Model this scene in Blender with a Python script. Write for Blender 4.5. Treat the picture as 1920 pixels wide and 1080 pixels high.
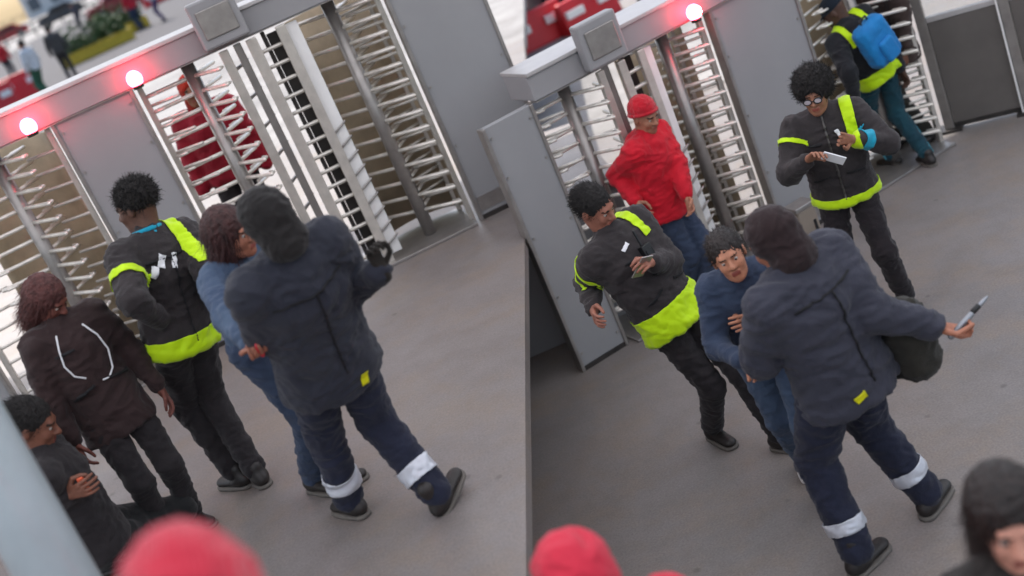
import bpy, bmesh, math, random
import numpy as np
from mathutils import Vector, Matrix, noise
random.seed(7); np.random.seed(7)
for _o in list(bpy.data.objects): bpy.data.objects.remove(_o)
scene = bpy.context.scene
COL = scene.collection
V = Vector
R = math.radians

# ------------------------------------------------------------------ camera, sky, sun, exposure
FPX = 2300.0                                   # focal length in pixels of a 1920 wide frame
PITCH = math.atan(850 / FPX); ROLL = R(23.5)
DECK = 1.0                                     # height of the raised left deck over the lower floor
CAM = V((0, 0, 3.45))
_F = V((0, math.cos(PITCH), -math.sin(PITCH))); _R0 = V((1, 0, 0)); _U0 = V((0, math.sin(PITCH), math.cos(PITCH)))
_R = _R0 * math.cos(ROLL) - _U0 * math.sin(ROLL); _U = _R0 * math.sin(ROLL) + _U0 * math.cos(ROLL)
cd = bpy.data.cameras.new('camera'); cam = bpy.data.objects.new('camera', cd); COL.objects.link(cam)
cam.matrix_world = Matrix(((_R.x, _U.x, -_F.x, CAM.x), (_R.y, _U.y, -_F.y, CAM.y), (_R.z, _U.z, -_F.z, CAM.z), (0, 0, 0, 1)))
cd.sensor_width = 36; cd.lens = FPX / 1920 * 36; cd.clip_end = 2000; cd.clip_start = 0.05
cd.dof.use_dof = True; cd.dof.focus_distance = 6.3; cd.dof.aperture_fstop = 1.2
scene.camera = cam
SUN_EL, SUN_AZ = R(52), R(-22)                 # sun stands beyond the gates, a little to the left
w = bpy.data.worlds.new('World'); scene.world = w; w.use_nodes = True
nt = w.node_tree; bg = nt.nodes['Background']; sk = nt.nodes.new('ShaderNodeTexSky')
sk.sky_type = 'NISHITA'; sk.sun_disc = False; sk.sun_elevation = SUN_EL; sk.sun_rotation = SUN_AZ
sk.air_density = 1.0; sk.dust_density = 2.5; sk.ozone_density = 0.6
nt.links.new(sk.outputs[0], bg.inputs[0]); bg.inputs[1].default_value = 0.15
sl = bpy.data.lights.new('sun', 'SUN'); sl.energy = 3.0; sl.angle = R(0.6); sl.color = (1, 0.95, 0.88)
so = bpy.data.objects.new('sun', sl); COL.objects.link(so); so.location = (0, 30, 40)
_sd = V((math.sin(SUN_AZ) * math.cos(SUN_EL), math.cos(SUN_AZ) * math.cos(SUN_EL), math.sin(SUN_EL)))
so.rotation_euler = (-_sd).to_track_quat('-Z', 'Y').to_euler()
vs = scene.view_settings; vs.view_transform = 'Standard'; vs.look = 'None'; vs.gamma = 1; vs.use_curve_mapping = False
vs.exposure = 0.75
scene.cycles.use_denoising = True
scene.cycles.max_bounces = 8; scene.cycles.diffuse_bounces = 5; scene.cycles.caustics_reflective = False

def ray(x, y): return _F + _R * ((x - 960) / FPX) - _U * ((y - 540) / FPX)
def at(x, y, z):
    d = ray(x, y); return CAM + d * ((z - CAM.z) / d.z)
def proj(P):
    v = P - CAM; ww = v.dot(_F); return (960 + FPX * v.dot(_R) / ww, 540 - FPX * v.dot(_U) / ww)

# ------------------------------------------------------------------ materials
MATS = {}
def srgb(c):
    if isinstance(c, str): c = tuple(int(c[i:i + 2], 16) / 255 for i in (0, 2, 4))
    return tuple((x / 12.92 if x <= 0.04045 else ((x + 0.055) / 1.055) ** 2.4) for x in c)
def mat(name, col, rough=0.7, metal=0.0, var=0.15, scale=6.0, bump=0.0, bscale=60.0, col2=None, spec=0.5, emit=None, estr=0.0, sheen=0.0, stretch=None):
    if name in MATS: return MATS[name]
    m = bpy.data.materials.new(name); m.use_nodes = True; n = m.node_tree.nodes; l = m.node_tree.links
    b = n['Principled BSDF']; b.inputs['Roughness'].default_value = rough; b.inputs['Metallic'].default_value = metal
    b.inputs['Specular IOR Level'].default_value = spec
    if sheen: b.inputs['Sheen Weight'].default_value = sheen
    c = srgb(col); c2 = srgb(col2) if col2 else tuple(x * (1 - 2 * var) for x in c)
    tc = n.new('ShaderNodeTexCoord'); mp = n.new('ShaderNodeMapping'); l.new(tc.outputs['Object'], mp.inputs[0])
    if stretch: mp.inputs['Scale'].default_value = stretch
    no = n.new('ShaderNodeTexNoise'); no.inputs['Scale'].default_value = scale; no.inputs['Detail'].default_value = 6; no.inputs['Roughness'].default_value = 0.62
    l.new(mp.outputs[0], no.inputs['Vector'])
    rp = n.new('ShaderNodeValToRGB'); rp.color_ramp.elements[0].position = 0.32; rp.color_ramp.elements[1].position = 0.68
    rp.color_ramp.elements[0].color = (*c2, 1); rp.color_ramp.elements[1].color = (*c, 1)
    l.new(no.outputs['Fac'], rp.inputs[0]); l.new(rp.outputs[0], b.inputs['Base Color'])
    if bump:
        n2 = n.new('ShaderNodeTexNoise'); n2.inputs['Scale'].default_value = bscale; n2.inputs['Detail'].default_value = 4
        l.new(mp.outputs[0], n2.inputs['Vector'])
        bp = n.new('ShaderNodeBump'); bp.inputs['Strength'].default_value = bump; bp.inputs['Distance'].default_value = 0.01
        l.new(n2.outputs['Fac'], bp.inputs['Height']); l.new(bp.outputs[0], b.inputs['Normal'])
    if emit:
        b.inputs['Emission Color'].default_value = (*srgb(emit), 1); b.inputs['Emission Strength'].default_value = estr
    MATS[name] = m; return m

def floor_mat(name, c1, c2, c3, rough):
    m = bpy.data.materials.new(name); m.use_nodes = True; n = m.node_tree.nodes; l = m.node_tree.links; b = n['Principled BSDF']
    tc = n.new('ShaderNodeTexCoord')
    def nz(s, d, r=0.55):
        x = n.new('ShaderNodeTexNoise'); x.inputs['Scale'].default_value = s; x.inputs['Detail'].default_value = d; x.inputs['Roughness'].default_value = r
        l.new(tc.outputs['Object'], x.inputs['Vector']); return x
    def ramp(src, p0, p1, a, bb):
        x = n.new('ShaderNodeValToRGB'); x.color_ramp.elements[0].position = p0; x.color_ramp.elements[1].position = p1
        x.color_ramp.elements[0].color = (*a, 1); x.color_ramp.elements[1].color = (*bb, 1); l.new(src, x.inputs[0]); return x
    big = ramp(nz(0.55, 3).outputs['Fac'], 0.38, 0.64, srgb(c1), srgb(c2))
    fac = ramp(nz(2.2, 8, 0.7).outputs['Fac'], 0.45, 0.75, (0, 0, 0), (0.7, 0.7, 0.7))
    mx = n.new('ShaderNodeMix'); mx.data_type = 'RGBA'; l.new(fac.outputs[0], mx.inputs[0]); l.new(big.outputs[0], mx.inputs[6]); mx.inputs[7].default_value = (*srgb(c3), 1)
    sp = ramp(nz(90, 3).outputs['Fac'], 0.3, 0.7, (0.8, 0.8, 0.8), (1.1, 1.1, 1.1))
    mu = n.new('ShaderNodeMix'); mu.data_type = 'RGBA'; mu.blend_type = 'MULTIPLY'; mu.inputs[0].default_value = 1
    l.new(mx.outputs[2], mu.inputs[6]); l.new(sp.outputs[0], mu.inputs[7]); l.new(mu.outputs[2], b.inputs['Base Color'])
    vo = n.new('ShaderNodeTexVoronoi'); vo.inputs['Scale'].default_value = 3.2; l.new(tc.outputs['Object'], vo.inputs['Vector'])
    gm = ramp(vo.outputs['Distance'], 0.035, 0.075, (0.45, 0.43, 0.42), (1, 1, 1)); gm.color_ramp.elements[1].color = (1, 1, 1, 1)
    mg = n.new('ShaderNodeMix'); mg.data_type = 'RGBA'; mg.blend_type = 'MULTIPLY'; mg.inputs[0].default_value = .55; l.new(mu.outputs[2], mg.inputs[6]); l.new(gm.outputs[0], mg.inputs[7])
    gr = ramp(nz(4.5, 10, .75).outputs['Fac'], 0.36, 0.56, (0.72, 0.69, 0.66), (1, 1, 1)); mh = n.new('ShaderNodeMix'); mh.data_type = 'RGBA'; mh.blend_type = 'MULTIPLY'; mh.inputs[0].default_value = .4
    l.new(mg.outputs[2], mh.inputs[6]); l.new(gr.outputs[0], mh.inputs[7]); l.new(mh.outputs[2], b.inputs['Base Color'])
    rr = ramp(nz(1.3, 5).outputs['Fac'], 0.35, 0.7, (rough - .12,) * 3, (rough + .15,) * 3); l.new(rr.outputs[0], b.inputs['Roughness'])
    bp = n.new('ShaderNodeBump'); bp.inputs['Strength'].default_value = 0.12; bp.inputs['Distance'].default_value = 0.01
    l.new(nz(40, 5).outputs['Fac'], bp.inputs['Height']); l.new(bp.outputs[0], b.inputs['Normal'])
    return m

M_FLOOR = floor_mat('hall_concrete', '867f7b', '7a7675', '8c7c6c', 0.55)
M_FLOOR2 = floor_mat('deck_concrete', '827b78', '7b7573', '8b7a69', 0.5)
M_PLAZA = floor_mat('plaza_paving', 'a29f9c', '8d8a88', '7c7976', 0.8)
M_PANEL = mat('panel_paint', '98989a', 0.42, 0.0, 0.05, 1.4, 0.03, 30)
M_HEADER = mat('header_paint', '99989a', 0.5, 0.0, 0.06, 2.0)
M_TRIM = mat('trim_light', 'bdbab9', 0.45, 0.2, 0.06, 8)
M_STEEL = mat('brushed_steel', 'dcd6cd', 0.3, 0.5, 0.10, 14, 0.05, 200)
M_STEELB = mat('brass_toned_steel', 'f2ece2', 0.3, 0.45, 0.12, 14)
M_GREYST = mat('grey_steel', 'a8a39f', 0.38, 0.7, 0.12, 10)
M_DARKST = mat('dark_steel', '4a4644', 0.5, 0.6, 0.2, 9)
M_WHITE = mat('white_enamel', 'f4f2f0', 0.35, 0.0, 0.04, 5)
M_TAN = mat('tan_sheet', 'cdb99c', 0.55, 0.1, 0.16, 5)
M_LAMP = mat('lamp_lens', 'ff5060', 0.3, emit='ff3a4e', estr=22, var=0.02)
M_LAMPC = mat('lamp_bulb', 'ffffff', 0.3, emit='ffdfe2', estr=40, var=0.02)
M_ROOF = bpy.data.materials.new('translucent_canopy'); M_ROOF.use_nodes = True     # unseen hall roof, made translucent so daylight brightens the hall
_n = M_ROOF.node_tree.nodes; _tr = _n.new('ShaderNodeBsdfTranslucent'); _tr.inputs[0].default_value = (0.62, 0.62, 0.63, 1); M_ROOF.node_tree.links.new(_tr.outputs[0], _n['Material Output'].inputs[0])

# ------------------------------------------------------------------ helpers
def link(name, me, m=None, parent=None):
    o = bpy.data.objects.new(name, me); COL.objects.link(o)
    if m is not None and me is not None and not len(me.materials): me.materials.append(m)
    if parent is not None: o.parent = parent
    return o
def tag(o, label, cat, group=None):
    o['label'] = label; o['category'] = cat
    if group: o['group'] = group
    return o
def struct(o): o['kind'] = 'structure'; return o
def empty(name, loc=(0, 0, 0), rz=0.0):
    o = bpy.data.objects.new(name, None); COL.objects.link(o); o.location = loc; o.rotation_euler = (0, 0, rz); o.empty_display_size = 0.1; return o
class MB:
    def __init__(s): s.v = []; s.f = []
    def add(s, vs, fs):
        k = len(s.v); s.v += [tuple(p) for p in vs]; s.f += [tuple(i + k for i in f) for f in fs]; return s
    def box(s, a, b, M=None):
        x0, y0, z0 = a; x1, y1, z1 = b
        vs = [V(p) for p in ((x0, y0, z0), (x1, y0, z0), (x1, y1, z0), (x0, y1, z0), (x0, y0, z1), (x1, y0, z1), (x1, y1, z1), (x0, y1, z1))]
        if M: vs = [M @ p for p in vs]
        return s.add(vs, [(0, 3, 2, 1), (4, 5, 6, 7), (0, 1, 5, 4), (1, 2, 6, 5), (2, 3, 7, 6), (3, 0, 4, 7)])
    def tube(s, pts, r, n=8, dome=True):
        pts = [V(p) for p in pts]; rs = r if isinstance(r, (list, tuple)) else [r] * len(pts)
        t0 = (pts[1] - pts[0]).normalized(); up = V((0, 0, 1)) if abs(t0.z) < 0.9 else V((1, 0, 0))
        rings = []; a = t0.cross(up).normalized()
        P = list(pts); RR = list(rs)
        if dome:
            t1 = (pts[-1] - pts[-2]).normalized()
            P = [pts[0] - t0 * rs[0] * .5] + P + [pts[-1] + t1 * rs[-1] * .5]; RR = [rs[0] * .6] + RR + [rs[-1] * .6]
        for i, p in enumerate(P):
            t = ((P[min(i + 1, len(P) - 1)] - P[max(i - 1, 0)])).normalized()
            a = (a - t * a.dot(t)).normalized(); b = t.cross(a)
            rings.append([p + (a * math.cos(2 * math.pi * k / n) + b * math.sin(2 * math.pi * k / n)) * RR[i] for k in range(n)])
        vs = [q for g in rings for q in g]; fs = []
        for i in range(len(rings) - 1):
            for k in range(n):
                fs.append((i * n + k, i * n + (k + 1) % n, (i + 1) * n + (k + 1) % n, (i + 1) * n + k))
        fs.append(tuple(range(n - 1, -1, -1))); fs.append(tuple((len(rings) - 1) * n + k for k in range(n)))
        return s.add(vs, fs)
    def ball(s, c, r, n=12, M=None):
        c = V(c); r = V(r) if not isinstance(r, (int, float)) else V((r, r, r)); vs = []; fs = []
        for i in range(n // 2 + 1):
            th = math.pi * i / (n // 2)
            for k in range(n):
                ph = 2 * math.pi * k / n; p = V((r.x * math.sin(th) * math.cos(ph), r.y * math.sin(th) * math.sin(ph), r.z * math.cos(th)))
                vs.append(c + (M @ p if M else p))
        for i in range(n // 2):
            for k in range(n): fs.append((i * n + k, (i + 1) * n + k, (i + 1) * n + (k + 1) % n, i * n + (k + 1) % n))
        return s.add(vs, fs)
    def prism(s, poly, z0, z1):
        n = len(poly); vs = [(x, y, z0) for x, y in poly] + [(x, y, z1) for x, y in poly]
        return s.add(vs, [tuple(range(n - 1, -1, -1)), tuple(range(n, 2 * n))] + [(i, (i + 1) % n, n + (i + 1) % n, n + i) for i in range(n)])
    def mesh(s, name, smooth=False, bevel=0.0):
        me = bpy.data.meshes.new(name); me.from_pydata(s.v, [], s.f)
        bm = bmesh.new(); bm.from_mesh(me)
        if bevel:
            bm.normal_update()
            bmesh.ops.remove_doubles(bm, verts=bm.verts, dist=1e-6)
            bmesh.ops.bevel(bm, geom=[e for e in bm.edges if e.is_manifold and e.calc_face_angle(0) > 0.6], offset=bevel, segments=2, affect='EDGES', profile=0.5)
        else: bmesh.ops.remove_doubles(bm, verts=bm.verts, dist=1e-6)
        bmesh.ops.recalc_face_normals(bm, faces=bm.faces); bm.to_mesh(me); bm.free()
        if smooth:
            for p in me.polygons: p.use_smooth = True
        return me
    def build(s, name, m, parent=None, smooth=False, bevel=0.0): return link(name, s.mesh(name, smooth, bevel), m, parent)

# ------------------------------------------------------------------ the place: floors, decks, roof
def seam_x(y): return -0.98 + 0.1592 * y + 0.004          # right edge of the raised deck
mb = MB(); mb.box((-90, -12, -0.5), (90, 260, 0)); struct(mb.build('lower_floor', M_FLOOR))
JY = 7.86
poly = [(-60, -8), (seam_x(-8), -8), (seam_x(JY), JY), (0.95, JY), (0.95, 9.6), (seam_x(9.6) + 0.1, 9.7), (seam_x(14.0), 14.0), (-60, 14.0)]
struct(MB().prism(poly, DECK - 0.07, DECK).build('raised_floor', M_FLOOR2))
struct(MB().prism([(-60, 14.0), (seam_x(14.0), 14.0), (seam_x(230), 230), (-60, 230)], DECK - 0.12, DECK - 0.02).build('raised_plaza', M_PLAZA))
struct(MB().box((-30, 12.5, 0.001), (40, 200, 0.012)).build('lower_plaza', M_PLAZA))
mb = MB()
for y in (-3, 0, 3, 6, 9, 12):
    for x in (-2.2, -6, -10): mb.box((x - .12, y - .12, 0), (x + .12, y + .12, DECK - 0.07))
struct(mb.build('deck_support', M_DARKST))
def battered_wall(y0, y1):                       # battered retaining wall under the deck edge
    h = DECK - .072; vs_ = []
    for y in (y0, y1):
        x = seam_x(y); b_ = .40 + .028 * y          # the wall leans in by this much at its foot
        vs_ += [(x - .012, y, h), (x - b_, y, .002), (x - b_ - .3, y, .002), (x - .3, y, h)]
    return MB().add(vs_, [(0, 1, 5, 4), (1, 2, 6, 5), (2, 3, 7, 6), (3, 0, 4, 7), (0, 3, 2, 1), (4, 5, 6, 7)])
struct(battered_wall(-2, 7.25).build('deck_side_wall', M_FLOOR))
struct(MB().box((-6, JY + .03, 0.002), (0.93, JY + .10, DECK - .072)).build('deck_back_wall', M_PANEL))
rf = MB().add([(-11, -5, 4.6), (11, -5, 4.6), (11, 11.9, 4.6), (-11, 11.9, 4.6)], [(0, 1, 2, 3)]).build('roof', M_ROOF); struct(rf)  # out of view; its far edge is set to keep direct sun off the hall
mb = MB()
for x in (-10.5, -3.6, 3.4, 10.5)[0::3]:
    for y in (-4.5, 10.3): mb.box((x - .15, y - .15, 0), (x + .15, y + .15, 4.6))
struct(mb.build('roof_column', M_HEADER))

# ------------------------------------------------------------------ turnstile rows
def frame_of(b, th): return Matrix.Translation(b) @ Matrix.Rotation(th, 4, 'Z')
TH_L, TH_R = R(8), R(19)
BL, BR = at(900, 412, DECK), at(1500, 440, 0)
HT, HH = 1.76, 0.16
ROW_L, ROW_R = frame_of(BL, TH_L), frame_of(BR, TH_R)

def panel_thing(row, th, s0, s1, label, ht=HT):
    root = empty('partition_panel', row @ V((s0, 0, 0)), th)
    wd = s1 - s0
    MB().box((0.012, -0.03, 0.03), (wd - 0.012, 0.03, ht - 0.004)).build('sheet', M_PANEL, root, bevel=0.004)
    for x in (0.0, wd - 0.024): MB().box((x, -0.042, 0), (x + 0.024, 0.042, ht - 0.004)).build('edge_post', M_GREYST, root, bevel=0.004)
    MB().box((0.024, -0.036, 0.0), (wd - 0.024, 0.036, 0.03)).build('bottom_rail', M_DARKST, root)
    bm_ = MB().tube([(0, .004, 0), (0, -.006, 0)], .009, 8, False).mesh('bolt')
    for x in (.045, wd - .045):
        for z in (.12, .55, .98, 1.41, 1.68): o = link('bolt', bm_, M_GREYST, root); o.location = (x, -.03, z)
    if wd > .5: MB().box((.03, -.0335, .06), (wd - .03, -.0305, .16)).build('kick_plate', M_GREYST, root)
    tag(root, label, 'panel', 'grey panels between the turnstiles'); return root
def header_thing(row, th, s0, s1, label):
    root = empty('header_beam', row @ V((s0, 0, HT)), th); wd = s1 - s0
    MB().box((0, -0.05, 0), (wd, 0.30, HH)).build('fascia', M_HEADER, root, bevel=0.006)
    MB().box((0, -0.065, HH), (wd, 0.32, HH + 0.025)).build('top_trim', M_TRIM, root, bevel=0.004)
    MB().box((0.001, -0.053, -0.008), (wd - 0.001, 0.02, -0.001)).build('lower_lip', M_GREYST, root)
    tag(root, label, 'beam', 'header beams over the turnstiles'); return root

_arm = {}
def arm_mesh(L, r=0.0135):
    k = (round(L, 3), r)
    if k not in _arm:
        mb = MB().tube([(0.03, 0, 0), (L * .5, 0, 0.0), (L - .012, 0, 0.0), (L, 0, 0)], [r, r, r, r * .7], 8, True)
        mb.tube([(L * .96, 0, 0), (L * .96 - .03, .045, 0), (L * .72, .05, 0)], r * .75, 6, True); _arm[k] = mb.mesh('arm', True)
    return _arm[k]
def straight_mesh(L, r):
    k = ('s', round(L, 3), r)
    if k not in _arm: _arm[k] = MB().tube([(0, 0, 0), (L, 0, 0)], r, 6).mesh('bar', True)
    return _arm[k]
def rotor(root, x, y, rad, wings, n, m, z0=0.2, z1=1.66):
    rt = MB().tube([(x, y, 0.02), (x, y, HT - 0.02)], 0.045, 12, False).build('rotor', M_GREYST, root, True)
    for k in range(n):
        z = z0 + (z1 - z0) * k / (n - 1)
        for wd in wings:
            o = link('arm', arm_mesh(rad), m, rt); o.location = (x, y, z); o.rotation_euler = (0, 0, R(wd))
    return rt
def comb(root, x, y, L, ang, n, m, z0=0.27, z1=1.6, name='comb_post'):
    pt = MB().box((x - .018, y - .018, 0), (x + .018, y + .018, HT - .02)).build(name, M_STEEL, root, bevel=0.004)
    for k in range(n):
        z = z0 + (z1 - z0) * k / (n - 1)
        o = link('bar', straight_mesh(L, 0.011), m, pt); o.location = (x, y, z); o.rotation_euler = (0, 0, R(ang))
def lamp(root, x, y, z):
    o = MB().tube([(x, y, z - .06), (x, y, z - .03)], 0.034, 12, False).build('lamp_base', M_DARKST, root, True)
    lens = MB().ball((x, y, z), (0.05, 0.05, 0.055), 14).build('lamp_lens', M_LAMP, root, True)
    MB().ball((x, y - .035, z + .006), (0.034, 0.02, 0.036), 12).build('bulb', M_LAMPC, lens, True)
    ld = bpy.data.lights.new('lamp_glow', 'POINT'); ld.energy = 0.35; ld.color = (1, .1, .16); ld.shadow_soft_size = 0.05
    lo = bpy.data.objects.new('lamp_glow', ld); COL.objects.link(lo); lo.parent = root; lo.location = (x, y - .16, z)

def turnstile(row, th, s0, W, label, lampx=None, simple=False, dark=False):
    root = empty('turnstile', row @ V((s0, 0, 0)), th)
    k = W / 1.62
    ms, mb_ = (M_STEEL, M_STEELB)
    # left rotor with arms along the row
    if simple:
        rotor(root, W - .40, 0.12, 0.36, (186, 66, 306), 15, mb_); comb(root, W - .018, 0.05, 0.24, 152, 13, ms); comb(root, 0.02, 0.05, 0.24, 20, 13, ms)
    else:
        rotor(root, 0.34 * k, 0.12, 0.34 * k, (182, 62, 302), 15, mb_)
        comb(root, 0.015, 0.10, 0.22 * k, -24, 13, ms)
    if not simple:
        # fixed cage of posts in the middle, ladder rungs between two of them
        for x, wdt, y, m in ((0.58, .06, -.04, M_STEEL), (0.675, .05, .03, M_GREYST), (0.765, .07, -.05, M_STEEL), (0.85, .028, .06, M_DARKST), (0.965, .065, -.03, M_STEEL)):
            MB().box(((x - wdt / 2) * k, y - .02, 0), ((x + wdt / 2) * k, y + .02, HT - .02)).build('cage_post', m, root, bevel=0.006)
        mesh_r = None
        for i in range(15):
            z = 0.12 + i * 0.108
            mb = MB().tube([(0.775 * k, -.03, z), (0.97 * k, -.02, z)], 0.014, 6); mb.build('rung', ms, root, True)
        for i in range(8):
            z = 0.2 + i * 0.2
            MB().tube([(0.60 * k, -.03, z), (0.66 * k, .12, z), (0.70 * k, .3, z)], 0.012, 6).build('hoop', M_GREYST, root, True)
        MB().box((0.87 * k, 0.09, .1), (0.955 * k, 0.11, HT - .05)).build('back_strip', M_DARKST, root)
        # added white sheet, stands in for bright daylight seen between the posts
        MB().box((0.995 * k, -0.02, 0.06), (1.075 * k, 0.0, HT - .03)).build('daylight_sheet', M_WHITE, root, bevel=0.004)
        for i in range(9):
            z = 0.16 + i * 0.105
            MB().tube([(0.99 * k, -.035, z - .03), (1.085 * k, -.035, z + .02)], 0.008, 6).build('rung', M_GREYST, root, True)
        # right rotor: two arms in line and one to the back
        rotor(root, 1.31 * k, 0.16, 0.345 * k, (-42, 138, 62), 14, mb_)
        comb(root, W - .018, 0.05, 0.24 * k, 152, 13, ms, name='edge_post'); comb(root, W - .03, 0.40, 0.26 * k, 205, 13, ms, name='back_post')
    # curved sheet behind the right rotor
    cx, kk = (W - .40, 1.0) if simple else (1.30 * k, k)
    mb = MB(); n = 12; vs = []
    for i in range(n + 1):
        a = R(25 + 130 * i / n); vs += [(cx + .36 * kk * math.cos(a), .16 + .40 * math.sin(a), z) for z in (0.05, 1.70)]

    for i in range(n + 1):
        a = R(25 + 130 * i / n); vs += [(cx + .372 * kk * math.cos(a), .16 + .415 * math.sin(a), z) for z in (0.05, 1.70)]
    N = 2 * (n + 1); fs = []
    for i in range(n):
        fs += [(2 * i, 2 * i + 2, 2 * i + 3, 2 * i + 1), (N + 2 * i, N + 2 * i + 1, N + 2 * i + 3, N + 2 * i + 2), (2 * i + 1, 2 * i + 3, N + 2 * i + 3, N + 2 * i + 1), (2 * i, N + 2 * i, N + 2 * i + 2, 2 * i + 2)]
    fs += [(0, 1, N + 1, N), (2 * n, N + 2 * n, N + 2 * n + 1, 2 * n + 1)]
    mb.add(vs, fs).build('curved_sheet', M_TAN, root, True)
    MB().box((0.02, -0.10, 0), (W - .02, 0.45, 0.02)).build('base_plate', M_GREYST, root, bevel=0.004)
    if lampx is not None: lamp(root, lampx, -0.13, HT + 0.05)
    tag(root, label, 'turnstile', 'full height turnstiles in the two rows'); return root

panel_thing(ROW_L, TH_L, -2.22, -1.68, 'grey partition panel behind the guard with the blue collar')
turnstile(ROW_L, TH_L, -1.66, 1.64, 'full height steel turnstile with the red garbed figure behind its bars', lampx=0.03)
panel_thing(ROW_L, TH_L, 0.0, 0.62, 'grey partition panel to the right of the tallest turnstile on the raised deck')
turnstile(ROW_L, TH_L, -3.22, 0.98, 'turnstile with a glowing red lamp at the far left edge', lampx=0.9, simple=True)
panel_thing(ROW_L, TH_L, -4.3, -3.24, 'grey partition panel left of the turnstile at the far left edge')
header_thing(ROW_L, TH_L, -4.3, 0.62, 'long grey header beam over the left turnstiles with light top edge')
panel_thing(ROW_R, TH_R, -1.93, -1.55, 'narrow grey partition panel behind the guard with the wide neon hem')
turnstile(ROW_R, TH_R, -1.53, 1.36, 'full height turnstile behind the person in the red hoodie', lampx=1.22)
panel_thing(ROW_R, TH_R, -0.15, 0.55, 'grey partition panel behind the guard with round dark hair and glasses')
turnstile(ROW_R, TH_R, 0.57, 0.9, 'dark turnstile behind the leaning worker with the blue backpack', simple=True)
header_thing(ROW_R, TH_R, -1.53, 1.5, 'grey header beam over the right turnstiles')

def gearbox(row, th, s, label):
    o = empty('drive_housing', row @ V((s, -0.07, HT + 0.02)), th)
    MB().box((-.15, -.08, 0), (.15, 0.012, .30)).build('housing', M_HEADER, o, bevel=0.015)
    MB().box((-.11, -.09, .06), (.11, -.08, .24)).build('cover_plate', M_GREYST, o, bevel=0.006)
    tag(o, label, 'housing', 'drive housings on the header beams')
gearbox(ROW_R, TH_R, -1.0, 'pale drive housing on the header above the red hooded person')
gearbox(ROW_L, TH_L, -1.02, 'pale drive housing on the header at the top left turnstile')
# ------------------------------------------------------------------ people: signed distance bodies
def nvec(v): return np.array(v, float)
def sd_cone(P, a, b, r1, r2):
    a = nvec(a); b = nvec(b); ab = b - a; L2 = max(ab @ ab, 1e-9)
    t = np.clip(((P - a) @ ab) / L2, 0, 1); q = P - a - t[..., None] * ab
    return np.sqrt((q * q).sum(-1)) - (r1 + (r2 - r1) * t)
def sd_ell(P, c, Rm, r):
    q = (P - nvec(c)) @ Rm / nvec(r); k = np.sqrt((q * q).sum(-1)); return (k - 1) * min(r)
def sd_flat(P, a, b, r1, r2, fwd, ratio):           # cone flattened along fwd (depth = ratio * width)
    a = nvec(a); f = nvec(fwd)
    Q = P - a; Q = Q + np.outer((Q.reshape(-1, 3) @ f) * (1 / ratio - 1), f).reshape(Q.shape)
    bb = nvec(b) - a; bb = bb + f * (bb @ f) * (1 / ratio - 1)
    return sd_cone(Q, (0, 0, 0), bb, r1, r2) * (0.5 + 0.5 * ratio)
def smin(a, b, k):
    h = np.clip(0.5 + 0.5 * (b - a) / k, 0, 1); return b + (a - b) * h - k * h * (1 - h)
def nets(fn, lo, hi, h):
    lo = nvec(lo); n = np.ceil((nvec(hi) - lo) / h).astype(int) + 1
    g = np.stack(np.meshgrid(*[lo[i] + h * np.arange(n[i]) for i in range(3)], indexing='ij'), -1)
    K = 4; cidx = [np.minimum(np.arange(0, n[i] + K, K), n[i] - 1 + K) for i in range(3)]
    cg = np.stack(np.meshgrid(*[lo[i] + h * (np.arange(0, n[i] + K, K) + (K - 1) / 2) for i in range(3)], indexing='ij'), -1)
    cv = fn(cg.reshape(-1, 3)).reshape(cg.shape[:3])
    val = cv.repeat(K, 0).repeat(K, 1).repeat(K, 2)[:n[0], :n[1], :n[2]].copy()
    near = abs(val) < h * K * 1.45
    val[near] = fn(g[near])
    ins = val < 0; c = [n[0] - 1, n[1] - 1, n[2] - 1]
    cnt = np.zeros(c, int); acc = np.zeros(c + [3]); num = np.zeros(c)
    for dx in (0, 1):
        for dy in (0, 1):
            for dz in (0, 1): cnt += ins[dx:dx + c[0], dy:dy + c[1], dz:dz + c[2]]
    mask = (cnt > 0) & (cnt < 8)
    for ax in range(3):
        o = [i for i in range(3) if i != ax]
        for u in (0, 1):
            for v in (0, 1):
                d0 = [0, 0, 0]; d0[o[0]] = u; d0[o[1]] = v; d1 = list(d0); d1[ax] = 1
                A = val[d0[0]:d0[0] + c[0], d0[1]:d0[1] + c[1], d0[2]:d0[2] + c[2]]; B = val[d1[0]:d1[0] + c[0], d1[1]:d1[1] + c[1], d1[2]:d1[2] + c[2]]
                x = (A < 0) != (B < 0); t = np.where(x, A / np.where(x, A - B, 1), 0)
                p = np.zeros(c + [3]); p[..., o[0]] = u; p[..., o[1]] = v; p[..., ax] = t
                acc += p * x[..., None]; num += x
    idx = -np.ones(c, int); ii = np.argwhere(mask); idx[mask] = np.arange(len(ii))
    vv = lo + h * (ii + acc[mask] / num[mask][:, None])
    faces = []
    for ax in range(3):
        o = [(ax + 1) % 3, (ax + 2) % 3]
        sl0 = [slice(None)] * 3; sl1 = [slice(None)] * 3; sl0[ax] = slice(0, n[ax] - 1); sl1[ax] = slice(1, n[ax])
        e = ins[tuple(sl0)] != ins[tuple(sl1)]; flip = ins[tuple(sl0)]
        w = np.argwhere(e)
        w = w[(w[:, o[0]] > 0) & (w[:, o[0]] < n[o[0]] - 1) & (w[:, o[1]] > 0) & (w[:, o[1]] < n[o[1]] - 1)]
        def cell(du, dv):
            q = w.copy(); q[:, o[0]] -= du; q[:, o[1]] -= dv; return idx[q[:, 0], q[:, 1], q[:, 2]]
        q = np.stack([cell(1, 1), cell(0, 1), cell(0, 0), cell(1, 0)], -1)
        fl = flip[w[:, 0], w[:, 1], w[:, 2]]; q[~fl] = q[~fl][:, ::-1]; faces.append(q)
    f = np.concatenate(faces); f = f[(f >= 0).all(1)]
    return vv, f
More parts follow.
